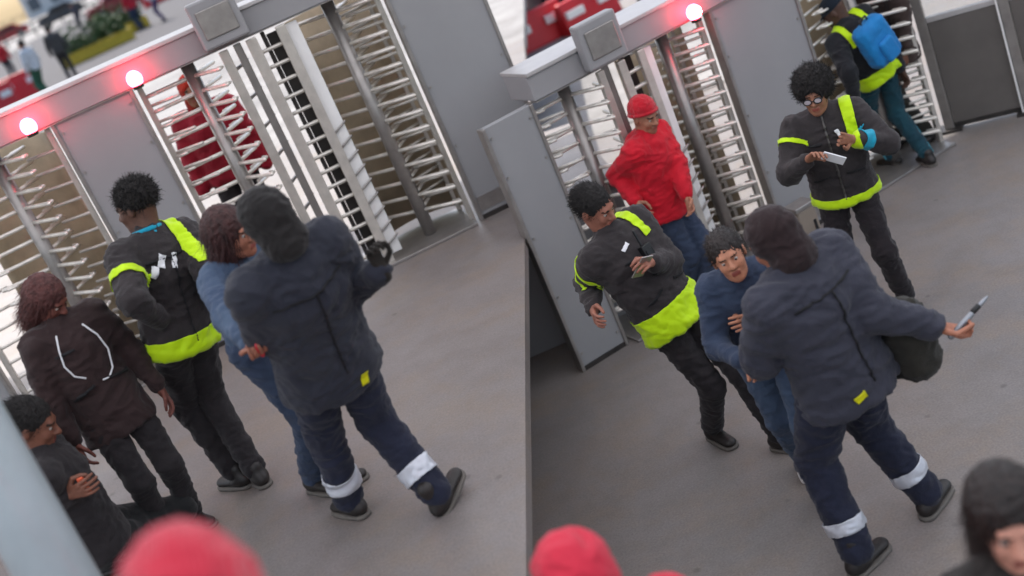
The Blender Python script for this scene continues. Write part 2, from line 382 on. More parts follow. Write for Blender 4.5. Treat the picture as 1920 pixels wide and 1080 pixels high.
def bounds(pts, m):
    a = np.array([tuple(p) for p in pts]); return a.min(0) - m, a.max(0) + m
def relax(v, f, it=2, k=0.5):
    e = np.concatenate([f[:, [0, 1]], f[:, [1, 2]], f[:, [2, 3]], f[:, [3, 0]]]); e = np.concatenate([e, e[:, ::-1]])
    for _ in range(it):
        s = np.zeros_like(v); c = np.zeros(len(v)); np.add.at(s, e[:, 0], v[e[:, 1]]); np.add.at(c, e[:, 0], 1)
        v = v + k * (s / np.maximum(c, 1)[:, None] - v)
    return v
_rs = np.random.RandomState(3); _G = _rs.normal(size=(512, 3)); _G /= np.linalg.norm(_G, axis=1)[:, None]; _PT = _rs.permutation(512)
def perlin(P):
    i = np.floor(P).astype(int); f = P - i; u = f * f * f * (f * (f * 6 - 15) + 10); out = 0
    for dx in (0, 1):
        for dy in (0, 1):
            for dz in (0, 1):
                hsh = _PT[(_PT[(_PT[(i[:, 0] + dx) & 511] + i[:, 1] + dy) & 511] + i[:, 2] + dz) & 511]
                w_ = (u[:, 0] if dx else 1 - u[:, 0]) * (u[:, 1] if dy else 1 - u[:, 1]) * (u[:, 2] if dz else 1 - u[:, 2])
                out = out + w_ * (_G[hsh] * (f - nvec((dx, dy, dz)))).sum(-1)
    return out * 1.5
def wrinkle(v, f, amp, freq, seed, rough=False):
    n = np.zeros_like(v); a = v[f[:, 2]] - v[f[:, 0]]; b = v[f[:, 3]] - v[f[:, 1]]; fn = np.cross(a, b)
    for k in range(4): np.add.at(n, f[:, k], fn)
    n /= np.maximum(np.linalg.norm(n, axis=1), 1e-9)[:, None]
    Q = v * nvec((freq, freq, freq * (0.8 if rough else 1.7))) + nvec((seed * 1.37, seed * .71, 0))
    if rough: d = perlin(Q * 2.2) * .6 + perlin(Q * 5) * .5
    else:
        Q = Q + 0.8 * np.stack([perlin(Q * .6 + 11), perlin(Q * .6 + 27), perlin(Q * .6 + 43)], -1)
        d = (1 - 2.6 * abs(perlin(Q))) * 0.75 + 0.5 * (1 - 2.6 * abs(perlin(Q * 2.1 + 5))) + 0.28 * (1 - 2.6 * abs(perlin(Q * 4.3 + 9)))
    return v + n * (amp * d)[:, None]
def npmesh(name, parts, mats):
    vs = []; fs = []; mi = []; k = 0
    for v, f, m in parts:
        vs.append(v); fs += [tuple(int(i) + k for i in q) for q in f]; mi += (list(m) if hasattr(m, '__len__') else [m] * len(f)); k += len(v)
    me = bpy.data.meshes.new(name); me.from_pydata([tuple(p) for p in np.concatenate(vs)], [], fs)
    for m in mats: me.materials.append(m)
    me.polygons.foreach_set('material_index', mi); me.polygons.foreach_set('use_smooth', [True] * len(fs)); me.update()
    return me
def patch(name, me, planes, off, m, parent, keep=None, thick=0.004):
    bm = bmesh.new(); bm.from_mesh(me)
    if keep and hasattr(keep, 'vec'):
        bm.faces.ensure_lookup_table(); ok_ = keep.vec(np.array([tuple(f.calc_center_median()) for f in bm.faces])); bmesh.ops.delete(bm, geom=[f for f, k in zip(bm.faces[:], ok_) if not k], context='FACES')
    elif keep: bmesh.ops.delete(bm, geom=[f for f in bm.faces if not keep(f.calc_center_median())], context='FACES')
    for co, no in planes:
        bmesh.ops.bisect_plane(bm, geom=bm.verts[:] + bm.edges[:] + bm.faces[:], plane_co=co, plane_no=no, clear_outer=True)
    if len(bm.faces) < 2: bm.free(); return None
    bm.normal_update()
    for v in bm.verts: v.co += v.normal * off
    bmesh.ops.solidify(bm, geom=bm.faces[:], thickness=-thick)
    for f in bm.faces: f.material_index = 0; f.smooth = True
    o = bpy.data.meshes.new(name); bm.to_mesh(o); bm.free(); o.materials.append(m); return link(name, o, None, parent)

def knit(c, c2):
    m = mat('knit_%s' % c, c, .85, 0, .12, 6, .2, 120, col2=c2, spec=.2, sheen=.3); n = m.node_tree.nodes; l = m.node_tree.links
    if any(x.type == 'TEX_WAVE' for x in n): return m
    mp = [x for x in n if x.type == 'MAPPING'][0]; bp = [x for x in n if x.type == 'BUMP'][0]; wv = n.new('ShaderNodeTexWave'); wv.inputs['Scale'].default_value = 38; wv.inputs['Distortion'].default_value = 1.2; wv.inputs['Detail'].default_value = 1
    l.new(mp.outputs[0], wv.inputs['Vector']); b2 = n.new('ShaderNodeBump'); b2.inputs['Strength'].default_value = .6; b2.inputs['Distance'].default_value = .006; l.new(wv.outputs['Fac'], b2.inputs['Height']); l.new(b2.outputs[0], bp.inputs['Normal']); return m
SKINS = {}
def skin_mat(c):
    k = 'skin_' + c
    m = mat(k, c, 0.5, 0, 0.16, 26, 0.2, 260, spec=0.4); m.node_tree.nodes['Principled BSDF'].inputs['Subsurface Weight'].default_value = 0.0
    return m
def fab(c, c2=None, rough=0.85):
    nm = 'fabric_%s_%s' % (c, c2)
    if nm in MATS: return MATS[nm]
    m = mat(nm, c, rough, 0, 0.14, 5, 0.35, 160, col2=c2, spec=0.22, sheen=0.12); n = m.node_tree.nodes; l = m.node_tree.links
    # creases: warped ridged noise as a second relief under the weave
    mp = [x for x in n if x.type == 'MAPPING'][0]; bp = [x for x in n if x.type == 'BUMP'][0]
    wv = n.new('ShaderNodeTexNoise'); wv.noise_type = 'RIDGED_MULTIFRACTAL'; wv.inputs['Scale'].default_value = 9; wv.inputs['Detail'].default_value = 3; wv.inputs['Distortion'].default_value = 0.9
    l.new(mp.outputs[0], wv.inputs['Vector']); b2 = n.new('ShaderNodeBump'); b2.inputs['Strength'].default_value = 0.42; b2.inputs['Distance'].default_value = 0.02
    l.new(wv.outputs['Fac'], b2.inputs['Height']); l.new(b2.outputs[0], bp.inputs['Normal'])
    return m
M_EYEW = mat('eye_white', 'b4aaa2', 0.3, 0, 0.02, 10); M_EYE = mat('iris', '20140f', 0.2, 0, 0.02, 10)
M_LIP = mat('lip', '9c5348', 0.5, 0, 0.05, 30); M_BROW = mat('brow_hair', '33261f', 0.8, 0, 0.1, 40)
M_HAIRB = mat('black_hair', '2b2726', 0.8, 0, 0.35, 60, 1.0, 220); M_HAIRM = mat('maroon_hair', '4a2523', 0.6, 0, 0.35, 60, 1.0, 130, stretch=(1, 1, .16))
M_HAIRD = mat('dark_brown_hair', '2a1e1a', 0.45, 0, 0.4, 60, 1.0, 110, stretch=(1, 1, .14))
M_NEON = mat('neon_yellow', 'c8f000', 0.6, 0, 0.05, 9, 0.12, 120, sheen=0.2); M_NEON.node_tree.nodes['Principled BSDF'].inputs['Specular IOR Level'].default_value = .3
M_REFL = mat('reflective_tape', 'd3d6de', 0.35, 0.2, 0.08, 20, 0.1, 200)
M_SOLE = mat('rubber_sole', '6a655f', 0.8, 0, 0.1, 20); M_BOOT = mat('boot_leather', '2a2523', 0.5, 0, 0.2, 14, 0.2, 90)
M_WSHOE = mat('white_sneaker', 'd9d6d4', 0.6, 0, 0.06, 14); M_BLACKP = mat('black_plastic', '1b1b1d', 0.4, 0, 0.1, 20)
M_SILVER = mat('silver_metal', 'e3e5e8', 0.22, 0.95, 0.05, 20)

def solve2(a, c, L1, L2, hint, bend, name=''):
    d = c - a; D = d.length; mx = (L1 + L2) * 0.995
    if D > mx: c = a + d * (mx / D); d = c - a; D = mx
    if D < abs(L1 - L2) + .02: D = abs(L1 - L2) + .02
    t = (D * D + L1 * L1 - L2 * L2) / (2 * D); r = math.sqrt(max(L1 * L1 - t * t, 0)); u = d.normalized()
    e1 = u.cross(V((0.3, 0.2, 0.93))).normalized(); e2 = u.cross(e1); best = None
    for k in range(72):
        q = a + u * t + (e1 * math.cos(k * math.pi / 36) + e2 * math.sin(k * math.pi / 36)) * r
        s = -bend.dot(q - a) * 60
        if hint:
            x, y = proj(q); s += math.hypot(x - hint[0], y - hint[1])
        if best is None or s < best[0]: best = (s, q)
    return best[1], c

def hand_geo(wr, fd, pn, side, curl, S):
    """palm, four unequal fingers with knuckle bends and a thumb from the side of the palm."""
    x = fd.normalized(); z = (pn - x * pn.dot(x)).normalized(); y = z.cross(x) * side
    Rm = np.array([tuple(x), tuple(y), tuple(z)]).T
    def W(p): return np.array(tuple(wr)) + Rm @ (np.array(p) * S)
    segs = []
    for (by, L, r, sp) in ((.031, .072, .0092, .10), (.011, .080, .0095, .02), (-.010, .073, .0092, -.05), (-.029, .057, .0082, -.13)):
        p = np.array([.088, by, 0]); a = 0.0
        for k, fr in enumerate((.42, .32, .26)):
            a += curl * (0.75, 1.0, 0.7)[k]
            q = p + L * fr * np.array([math.cos(a), sp * math.cos(a), -math.sin(a)]); segs.append((W(p), W(q), r * S * (1 - .08 * k), r * S * (.93 - .08 * k))); p = q
    t0 = np.array([.018, .026, -.004]); t1 = np.array([.052, .056, -.016 - .014 * curl]); t2 = np.array([.082, .058 - .018 * curl, -.026 - .03 * curl]); t3 = np.array([.104, .052 - .03 * curl, -.03 - .04 * curl])
    segs += [(W(t0), W(t1), .0135 * S, .0115 * S), (W(t1), W(t2), .0112 * S, .010 * S), (W(t2), W(t3), .010 * S, .0085 * S)]
    pal = [(W((.0, .008, 0)), W((.082, .026, 0)), .018 * S, .0135 * S), (W((.0, -.008, 0)), W((.082, -.024, 0)), .018 * S, .0125 * S), (W((.0, 0, 0)), W((.085, 0, 0)), .019 * S, .0135 * S), (W((-.028, 0, 0)), W((0.01, 0, 0)), .023 * S, .021 * S)]
    def fn(P):
        d = None
        for s in pal: q = sd_cone(P, *s); d = q if d is None else smin(d, q, .012 * S)
        for s in segs: d = smin(d, sd_cone(P, *s), .0035 * S)
        return d
    allp = [s[0] for s in pal + segs] + [s[1] for s in pal + segs]
    lo, hi = bounds(allp, .03); v, f = nets(fn, lo, hi, 0.0042 * S)
    grip = W((.075, .0, -.028))
    return relax(v, f, 1, .4), f, V(grip), V(tuple(Rm[:, 1]))

def person(sp):
    S = sp.get('S', 1.0); z0 = sp['z0']; cz = sp.get('res', 1.0)
    yaw = R(sp['yaw']); hyaw = R(sp.get('hyaw', sp['yaw'])); hp = R(sp.get('hpitch', 0)); hr = R(sp.get('hroll', 0))
    A = lambda j: at(j[0], j[1], z0 + j[2] * S)
    right0 = V((math.cos(yaw), math.sin(yaw), 0)); fwd0 = V((-math.sin(yaw), math.cos(yaw), 0))
    hz = sp.get('hz', 1.6); an, kn, el, wr = {}, {}, {}, {}
    for s, key in ((-1, 'l'), (1, 'r')):
        if 'ankle_' + key in sp: an[s] = A((*sp['ankle_' + key][:2], .095 + (sp['ankle_' + key][2] if len(sp['ankle_' + key]) > 2 else 0)))
    if 'base' in sp: head = sp['base'] + V((0, 0, hz * S)); mid0 = sp['base']
    else: head = A((*sp['head'], hz)); mid0 = (an[-1] + an[1]) / 2 if len(an) == 2 else V((head.x, head.y, z0))
    if sp.get('plumb') : mid0 = V((head.x, head.y, z0)) + V(sp['plumb']) * S
    for s in (-1, 1):
        if s not in an: an[s] = V((mid0.x, mid0.y, z0 + .095 * S)) + right0 * .10 * s * S + fwd0 * .03 * s * S
    px = sp.get('pelvis_mix', .3); pel = V((mid0.x + (head.x - mid0.x) * px, mid0.y + (head.y - mid0.y) * px, z0 + sp.get('pz', .93) * S)) + fwd0 * sp.get('pshift', 0) * S
    hip = {}
    for _ in range(60):
        for s in (-1, 1): hip[s] = pel + (right0 * .088 * s - V((0, 0, .02))) * S
        if max((an[s] - hip[s]).length for s in (-1, 1)) < .868 * S: break
        pel = pel - V((0, 0, .008 * S))
    up = (head - pel).normalized(); tr_ = (head - pel).length / (.67 * S)
    if not .9 < tr_ < 1.12: print('  trunk', round(tr_, 2), sp['label'][:40])
    if pel.z - z0 < .86 * S and 'pz' not in sp: print('  low pelvis', round((pel.z - z0) / S, 2), sp['label'][:40])
    head = pel + up * .67 * S * min(max(tr_, .9), 1.1); up0 = up
    right = (right0 - up * right0.dot(up)).normalized(); fwd = up.cross(right)
    neck = pel + (head - pel) * .746 - fwd * .02 * S; up = (neck - pel).normalized(); right = (right0 - up * right0.dot(up)).normalized(); fwd = up.cross(right)
    head = head + fwd * .02 * S; sL = (neck - pel).length
    sh = {s: neck - up * .035 * S + right * (.175 * S * s * sp.get('broad', 1)) for s in (-1, 1)}
    cdep = (pel + (neck - pel) * .72 - CAM).dot(_F)
    for s, key in ((-1, 'l'), (1, 'r')):
        if 'wrist_' + key in sp:
            j = sp['wrist_' + key]; wq = j if isinstance(j, Vector) else CAM + ray(j[0], j[1]) * (cdep - j[2])
        else: wq = sh[s] + (V((0, 0, -.52)) + fwd0 * .08 + right0 * .09 * s) * S
        el[s], wr[s] = solve2(sh[s], wq, .285 * S, .255 * S, sp.get('elbow_' + key), (-fwd0 * .5 + right0 * .6 * s - V((0, 0, .6))) * 1.0)
        if (wr[s] - wq).length > .12: print('  short reach', key, round((wr[s] - wq).length, 2), sp['label'][:40])
        kn[s], an[s] = solve2(hip[s], an[s], .445 * S, .43 * S, sp.get('knee_' + key), fwd0 * 300)
    root = empty('person', ((an[-1].x + an[1].x) / 2, (an[-1].y + an[1].y) / 2, z0)); root_inv = Matrix.Translation(-root.location)
    tag(root, sp['label'], 'person', sp.get('group'))
    def mk(name, parts, mats, parent=root):
        o = link(name, npmesh(name, parts, mats), None, parent); o.location = -root.location if parent is root else (0, 0, 0); return o
    sd = sp.get('seed', hash(sp['label']) % 50 if False else len(sp['label']))
    # ---- head frame
    hf = V((-math.sin(hyaw) * math.cos(hp), math.cos(hyaw) * math.cos(hp), math.sin(hp))); hu = V((0, 0, 1)) if sp.get('upright') else (head - neck).normalized() * .5 + V((0, 0, .5))
    hrt = hf.cross(hu).normalized(); hu = hrt.cross(hf); Mr = Matrix.Rotation(hr, 3, hf); hrt = Mr @ hrt; hu = Mr @ hu
    HR = np.array([tuple(hrt), tuple(hf), tuple(hu)]).T; hc = nvec(head); I3 = np.eye(3)
    toW = lambda v: hc + (v * S) @ HR.T
    neck_l = ((nvec(neck) - hc) @ HR) / S
    def fhead(P):
        d = sd_ell(P, (0, -.016, .03), I3, (.076, .096, .088)); d = smin(d, sd_ell(P, (0, .022, -.022), I3, (.064, .074, .094)), .03)
        d = smin(d, sd_ell(P, (0, .044, -.084), I3, (.046, .045, .034)), .03)
        d = smin(d, sd_cone(P, (-.03, .082, .024), (.03, .082, .024), .013, .013), .014)
        for s in (-1, 1):
            d = smin(d, sd_ell(P, (s * .036, .068, -.03), I3, (.022, .022, .024)), .02)
            d = smin(d, sd_ell(P, (s * .079, -.008, -.008), I3, (.010, .020, .032)), .006)
        d = smin(d, sd_ell(P, (0, .080, -.100), I3, (.022, .016, .016)), .02)
        for s in (-1, 1): d = -smin(-d, sd_ell(P, (s * .031, .106, .002), I3, (.016, .014, .0085)), .012)
        d = smin(d, sd_cone(P, (0, .094, .006), (0, .114, -.026), .009, .014), .010)
        for s in (-1, 1): d = smin(d, sd_ell(P, (s * .013, .102, -.030), I3, (.009, .010, .008)), .006)
        d = smin(d, sd_cone(P, (-.019, .092, -.058), (.019, .092, -.058), .0085, .0085), .006); d = smin(d, sd_cone(P, (-.016, .090, -.070), (.016, .090, -.070), .009, .009), .006)
        d = smin(d, sd_cone(P, (0, -.025, -.05), neck_l * 1.0, .055, .06), .03)
        return d
    lo = np.minimum(np.array([-.11, -.15, -.17]), neck_l - .07); hi = np.maximum(np.array([.11, .15, .15]), neck_l + .07)
    hv_, hf_ = nets(fhead, lo, hi, .0062 * cz); c = hv_[hf_].mean(1)
    mi = np.zeros(len(hf_), int)
    mi[(abs(c[:, 0]) < .022) & (abs(c[:, 2] + .064) < .011) & (c[:, 1] > .085)] = 1
    mi[(abs(abs(c[:, 0]) - .031) < .018) & (abs(c[:, 2] - .024 + .06 * abs(abs(c[:, 0]) - .03)) < .0042) & (c[:, 1] > .06)] = 2
    parts = [(toW(hv_), hf_, mi)]
    for s in (-1, 1):
        eb = MB().ball((s * .031, .0795, .002), .0125, 10); parts.append((toW(np.array(eb.v)), eb.f, 3))
        eb = MB().ball((s * .031, .0848, .001), .0082, 8); parts.append((toW(np.array(eb.v)), eb.f, 4))
    # ---- trunk and limbs under the clothes, one surface
    mid = pel + (neck - pel) * .55
    def fbody(P):
        d = sd_flat(P, pel, mid, .125 * S, .125 * S, fwd, .72); d = smin(d, sd_flat(P, mid, neck - up * .06 * S, .13 * S, .09 * S, fwd, .72), .04)
        d = smin(d, sd_cone(P, sh[-1], sh[1], .05 * S, .05 * S), .04); d = smin(d, sd_cone(P, neck - up * .05 * S, head - hu * .06 * S, .055 * S, .05 * S), .03)
        for s in (-1, 1):
            d = smin(d, sd_cone(P, sh[s], el[s], .045 * S, .038 * S), .02); d = smin(d, sd_cone(P, el[s], wr[s], .038 * S, .024 * S), .015)
            d = smin(d, sd_cone(P, hip[s], kn[s], .068 * S, .05 * S), .02); d = smin(d, sd_cone(P, kn[s], an[s], .047 * S, .035 * S), .015)
        return d
    js = [pel, neck, head] + [x[s] for x in (sh, el, wr, hip, kn, an) for s in (-1, 1)]
    lo, hi = bounds(js, .16 * S); v, f = nets(fbody, lo, hi, .02 * S * cz); parts.append((relax(v, f, 1), f, 0))
    grips = {}
    for s, key in ((-1, 'l'), (1, 'r')):
        if sp.get('hands', True):
            fd = (wr[s] - el[s]).normalized(); pn = sp.get('palm_' + key, None)
            pn = V(pn) if pn else (right0 * s)
            if 'hdir_' + key in sp: fd = V(sp['hdir_' + key]).normalized()
            v, f, g, ty = hand_geo(wr[s] + (wr[s] - el[s]).normalized() * .03 * S, fd, pn, s, sp.get('curl_' + key, .45), S)
            parts.append((v, f, 5 if ('glove_' + key) in sp else 0)); grips[key] = (g, ty, fd)
    mk('body', parts, [skin_mat(sp.get('skin', 'a8745c')), M_LIP, M_BROW, M_EYEW, M_EYE, fab('2c2723')])
    # ---- hair and head wear
    def headwear(name, fn, m, amp=0.0, freq=20, h=.007, parent=root, rough=True):
        v, f = nets(fn, (-.2, -.24, -.30), (.2, .2, .24), h * cz)
        if amp: v = wrinkle(v, f, amp, freq, sd, rough)
        parts_ = [(toW(v), f, 0)]
        if name == 'hair' and cz < 1.5: parts_.append(strands(v, f, ht, 2600))
        return mk(name, parts_, [m], parent)
    def strands(v, f, kind, n):
        rs = np.random.RandomState(sd); fi = rs.randint(0, len(f), n); q = v[f[fi]]; u_ = rs.rand(n, 1); w_ = rs.rand(n, 1)
        p = (q[:, 0] * (1 - u_) + q[:, 1] * u_) * (1 - w_) + (q[:, 3] * (1 - u_) + q[:, 2] * u_) * w_
        nn = np.cross(q[:, 2] - q[:, 0], q[:, 3] - q[:, 1]); nn /= np.maximum(np.linalg.norm(nn, axis=1), 1e-9)[:, None]
        rd_ = rs.normal(size=(n, 3))
        if kind == 'afro': d = nn * .8 + rd_ * .55; L = .022
        elif kind == 'long': d = nn * .10 + nvec((0, -.15, -1)) + rd_ * .16; L = .07
        else: d = nn * .32 + nvec((0, -.8, -.25)) + rd_ * .3; L = .026
        d /= np.linalg.norm(d, axis=1)[:, None]; L = L * (0.5 + rs.rand(n, 1)); side = np.cross(d, nn + rd_ * .2); side /= np.maximum(np.linalg.norm(side, axis=1), 1e-9)[:, None]; side *= .0013
        drop = rd_[::-1] * (.35 if kind == 'afro' else .12); p0 = p - nn * .003; p1 = p + d * L * .5; p2 = p + d * L + drop * L * .6
        vv = np.stack([p0 - side, p0 + side, p1 + side, p1 - side, p2 + side * .3, p2 - side * .3], 1).reshape(-1, 3); b_ = np.arange(n)[:, None] * 6
        return toW(vv), np.concatenate([b_ + nvec((0, 1, 2, 3)).astype(int), b_ + nvec((3, 2, 4, 5)).astype(int)]), 0
    ht = sp.get('hair', 'short'); hm = sp.get('hairmat', M_HAIRB); k_ = sp.get('hairk', 1.0)
    face_cut = lambda P: sd_ell(P, (0, .125, -.035), I3, (.066, .085, .098))
    if ht == 'afro':
        headwear('hair', lambda P: np.maximum(sd_ell(P, (0, -.028, .052), I3, (.118 * k_, .125 * k_, .112 * k_)), -face_cut(P) + 0.0), hm, .014, 20, .0055)
    elif ht == 'short':
        headwear('hair', lambda P: np.maximum(np.maximum(sd_ell(P, (0, -.022, .034), I3, (.086, .106, .100)), -face_cut(P)), -(P[:, 2] + .055 - .5 * np.minimum(P[:, 1], 0) * 0)), hm, .007, 30, .0055)
    elif ht == 'long':
        headwear('hair', lambda P: np.maximum(smin(smin(sd_ell(P, (0, -.025, .03), I3, (.096, .115, .108)), sd_ell(P, (0, -.055, -.09), I3, (.10, .085, .13)), .04), sd_ell(P, (0, -.12, .06), I3, (.06, .05, .055)), .02) if sp.get('bun') else smin(sd_ell(P, (0, -.025, .03), I3, (.096, .115, .108)), sd_ell(P, (0, -.055, -.10), I3, (.10, .085, .15)), .04), -face_cut(P)), hm, .009, 20, .006)
    elif ht == 'beanie':
        bn = headwear('beanie', lambda P: np.maximum(sd_ell(P, (0, -.020, .045), I3, (.090, .112, .108)), -(P[:, 2] - .028 - .35 * P[:, 1])), sp['capmat'], .005, 14, rough=False)
        mb = MB(); pts = []
        for i in range(25):
            a = 2 * math.pi * i / 24; y = -.016 + .108 * math.sin(a); pts.append((.090 * math.cos(a), y, .034 + .35 * y))
        rm = np.array(mb.tube(pts, .013, 8, False).v); mk('cuff', [(toW(rm), mb.f, 0)], [sp['capmat']], bn)
    elif ht == 'cap':
        bn = headwear('cap', lambda P: np.maximum(sd_ell(P, (0, -.016, .038), I3, (.086, .108, .100)), -(P[:, 2] - .030)), sp['capmat'], .002, 14, rough=False)
        def brim(P): return np.maximum(np.maximum(sd_ell(P, (0, .085, .035), I3, (.075, .10, .05)), abs(P[:, 2] - .036 + .25 * (P[:, 1] - .1)) - .005), -(P[:, 1] - .06))
        v, f = nets(brim, (-.1, .0, -.05), (.1, .2, .1), .006); mk('brim', [(toW(v), f, 0)], [sp['capmat']], bn)
    elif ht == 'hood':
        headwear('hood', lambda P: np.maximum(smin(sd_ell(P, (0, -.022, .025), I3, (.094, .115, .110)), sd_ell(P, (0, -.03, -.10), I3, (.092, .088, .08)), .05), -sd_ell(P, (0, .13, -.03), I3, (.066, .08, .096))), sp['capmat'], .007, 9, rough=False)
    if sp.get('glasses'):
        gb = MB()
        for s in (-1, 1):
            gb.tube([(s * .031 + .024 * math.cos(a), .116, .002 + .018 * math.sin(a)) for a in [2 * math.pi * i / 12 for i in range(13)]], .0035, 6, False); gb.tube([(s * .056, .114, .006), (s * .082, -.01, .008)], .003, 6)
        gb.tube([(-.008, .118, .004), (.008, .118, .004)], .003, 6)
        go = mk('glasses', [(toW(np.array(gb.v)), gb.f, 0)], [M_BLACKP])
        lb = MB()
        for s in (-1, 1): lb.ball((s * .031, .115, .002), (.023, .002, .017), 12)
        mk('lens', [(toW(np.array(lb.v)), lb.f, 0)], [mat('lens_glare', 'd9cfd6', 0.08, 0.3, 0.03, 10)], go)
    # ---- clothes
    bulk = sp.get('bulk', 1.0); hemL = sp.get('hem', .05) * S
    hemp = pel - up * hemL; waist = pel + (neck - pel) * .38; chest = pel + (neck - pel) * .72
    slv = {s: el[s] + (wr[s] - el[s]) * sp.get('sleeve', .98) for s in (-1, 1)}
    def ftorso(P):
        d = sd_flat(P, hemp, waist, (.176 + .12 * sp.get('hem', .05)) * S * bulk, .160 * S * bulk, fwd, .78); d = smin(d, sd_flat(P, waist, chest, .158 * S * bulk, .176 * S * bulk, fwd, .74), .04)
        d = smin(d, sd_flat(P, chest, neck - up * .02 * S, .160 * S * bulk, .075 * S, fwd, .8), .05)
        return d
    def farms(P):
        d = None
        for s in (-1, 1):
            ab = sp.get('armbulk', bulk); q = smin(sd_cone(P, sh[s], el[s], .076 * S * ab, .060 * S * ab), sd_cone(P, el[s], slv[s], .060 * S * ab, .040 * S * ab), .02); d = q if d is None else np.minimum(d, q)
        return d
    def fjacket(P):
        d = smin(ftorso(P), farms(P), .035); d = smin(d, sd_cone(P, sh[-1] * .85 + sh[1] * .15, sh[1] * .85 + sh[-1] * .15, .07 * S, .07 * S), .05)
        d = smin(d, sd_cone(P, neck - up * .03 * S, neck + (head - neck) * .28, .075 * S, .066 * S), .02)
        if sp.get('hoodback'): d = smin(d, sd_ell(P, neck - fwd * .085 * S - up * .02 * S, np.array([tuple(right), tuple(fwd), tuple(up)]).T, (.12 * S, .065 * S, .085 * S)), .03)
        cut = -((P - nvec(hemp)) @ nvec(up) + .01); return np.maximum(d, np.where(farms(P) < .01, d, cut))
    lo, hi = bounds([hemp, neck, head] + list(sh.values()) + list(el.values()) + list(wr.values()), .22 * S)
    v, f = nets(fjacket, lo, hi, .0105 * S * cz); v = relax(v, f, 2); v = wrinkle(v, f, sp.get('wr', .0105) * S, 6.5, sd)
    jk = mk(sp.get('topname', 'jacket'), [(v, f, 0)], [sp['top']])
    tro = sp.get('loose', 1.0); cuff = {s: kn[s] + (an[s] - kn[s]) * .97 for s in (-1, 1)}
    def ftr(P):
        d = sd_flat(P, hip[-1], hip[1], .098 * S, .098 * S, fwd0, .92); d = smin(d, sd_flat(P, pel, pel + up * .05 * S, .132 * S, .125 * S, fwd, .74), .03)
        for s in (-1, 1):
            d = smin(d, smin(sd_cone(P, hip[s], kn[s], .092 * S * tro, .068 * S * tro), sd_cone(P, kn[s], cuff[s], .068 * S * tro, .056 * S * tro), .025), .02)
        return d
    lo, hi = bounds([pel] + list(hip.values()) + list(kn.values()) + list(an.values()), .2 * S)
    v, f = nets(ftr, lo, hi, .0105 * S * cz); v = relax(v, f, 2); v = wrinkle(v, f, .009 * S, 7.5, sd + 9)
    tr = mk('trousers', [(v, f, 0)], [sp['legs']])
    # ---- shoes
    for s, key in ((-1, 'l'), (1, 'r')):
        fy = R(sp.get('foot_' + key, math.degrees(yaw) - 12 * s)); ff = V((-math.sin(fy), math.cos(fy), 0)); fr = V((math.cos(fy), math.sin(fy), 0)); FR = np.array([tuple(fr), tuple(ff), (0, 0, 1)]).T
        pit = R(sp.get('heel_' + key, 0)); cp, sn = math.cos(pit), math.sin(pit); PM = np.array([[1, 0, 0], [0, cp, sn], [0, -sn, cp]]); FR = FR @ PM
        o_ = nvec(an[s]); tw = lambda q: o_ + (q * S) @ FR.T
        bt = sp.get('boot', False)
        def fsh(P):
            d = sd_ell(P, (0, -.03, -.045), I3, (.042, .06, .042)); d = smin(d, sd_flat(P, (0, .02, -.05), (0, .135, -.060), .044, .040, (0, 0, 1), .62), .03)
            d = smin(d, sd_cone(P, (0, -.018, -.03), (0, -.022, .07 if bt else .02), .042, .040), .03); return np.maximum(d, -(P[:, 2] + .082))
        v, f = nets(fsh, (-.09, -.13, -.11), (.09, .21, .16), .008 * cz); so_ = mk('shoe', [(tw(v), f, 0)], [sp.get('shoe', M_BOOT)])
        def fso(P): return np.maximum(smin(sd_flat(P, (0, -.045, -.085), (0, .13, -.085), .044, .048, (0, 0, 1), .9), sd_ell(P, (0, .06, -.085), I3, (.046, .1, .04)), .02), abs(P[:, 2] + .084) - .010)
        v, f = nets(fso, (-.09, -.13, -.12), (.09, .22, -.05), .007 * cz); mk('sole', [(tw(v), f, 0)], [sp.get('sole', M_SOLE)], so_)
    info = dict(root=root, jacket=jk, trousers=tr, pel=pel, neck=neck, head=head, up=up, right=right, fwd=fwd, right0=right0, fwd0=fwd0, sh=sh, el=el, wr=wr, kn=kn, an=an, hip=hip, S=S, hemp=hemp, waist=waist, chest=chest, grips=grips, ftorso=ftorso, farms=farms, hf=hf, hrt=hrt, hu=hu, toW=toW, mk=mk, sh_=sh)
    return info
def off_arm(I):
    def k(c): return True
    k.vec = lambda P: I['ftorso'](P) < I['farms'](P)
    return k
def hem_band(I, w0, w1, m=None, name='hem_band', off=.004):
    u = I['up']; p = I['hemp']; return patch(name, I['jacket'].data, [(p + u * w1 * I['S'], u), (p + u * w0 * I['S'], -u)], off, m or M_NEON, I['jacket'], off_arm(I))
def arm_band(I, s, t0, t1, m=None, name='sleeve_band', seg='up', off=.004):
    a, b = (I['sh'][s], I['el'][s]) if seg == 'up' else (I['el'][s], I['wr'][s]); d = (b - a).normalized(); L = (b - a).length
    def k(c):
        q = c - a; t = q.dot(d); return (q - d * t).length < .11 * I['S'] and -.05 < t < L + .03
    return patch(name, I['jacket'].data, [(a + d * L * t1, d), (a + d * L * t0, -d)], off, m or M_NEON, I['jacket'], k)
def shin_band(I, s, t0, t1, m=None):
    a, b = I['kn'][s], I['an'][s]; d = (b - a).normalized(); L = (b - a).length
    def k(c):
        q = c - a; t = q.dot(d); return (q - d * t).length < .11 * I['S'] and 0 < t < L + .05
    return patch('reflective_band', I['trousers'].data, [(a + d * L * t1, d), (a + d * L * t0, -d)], .004, m or M_REFL, I['trousers'], k)
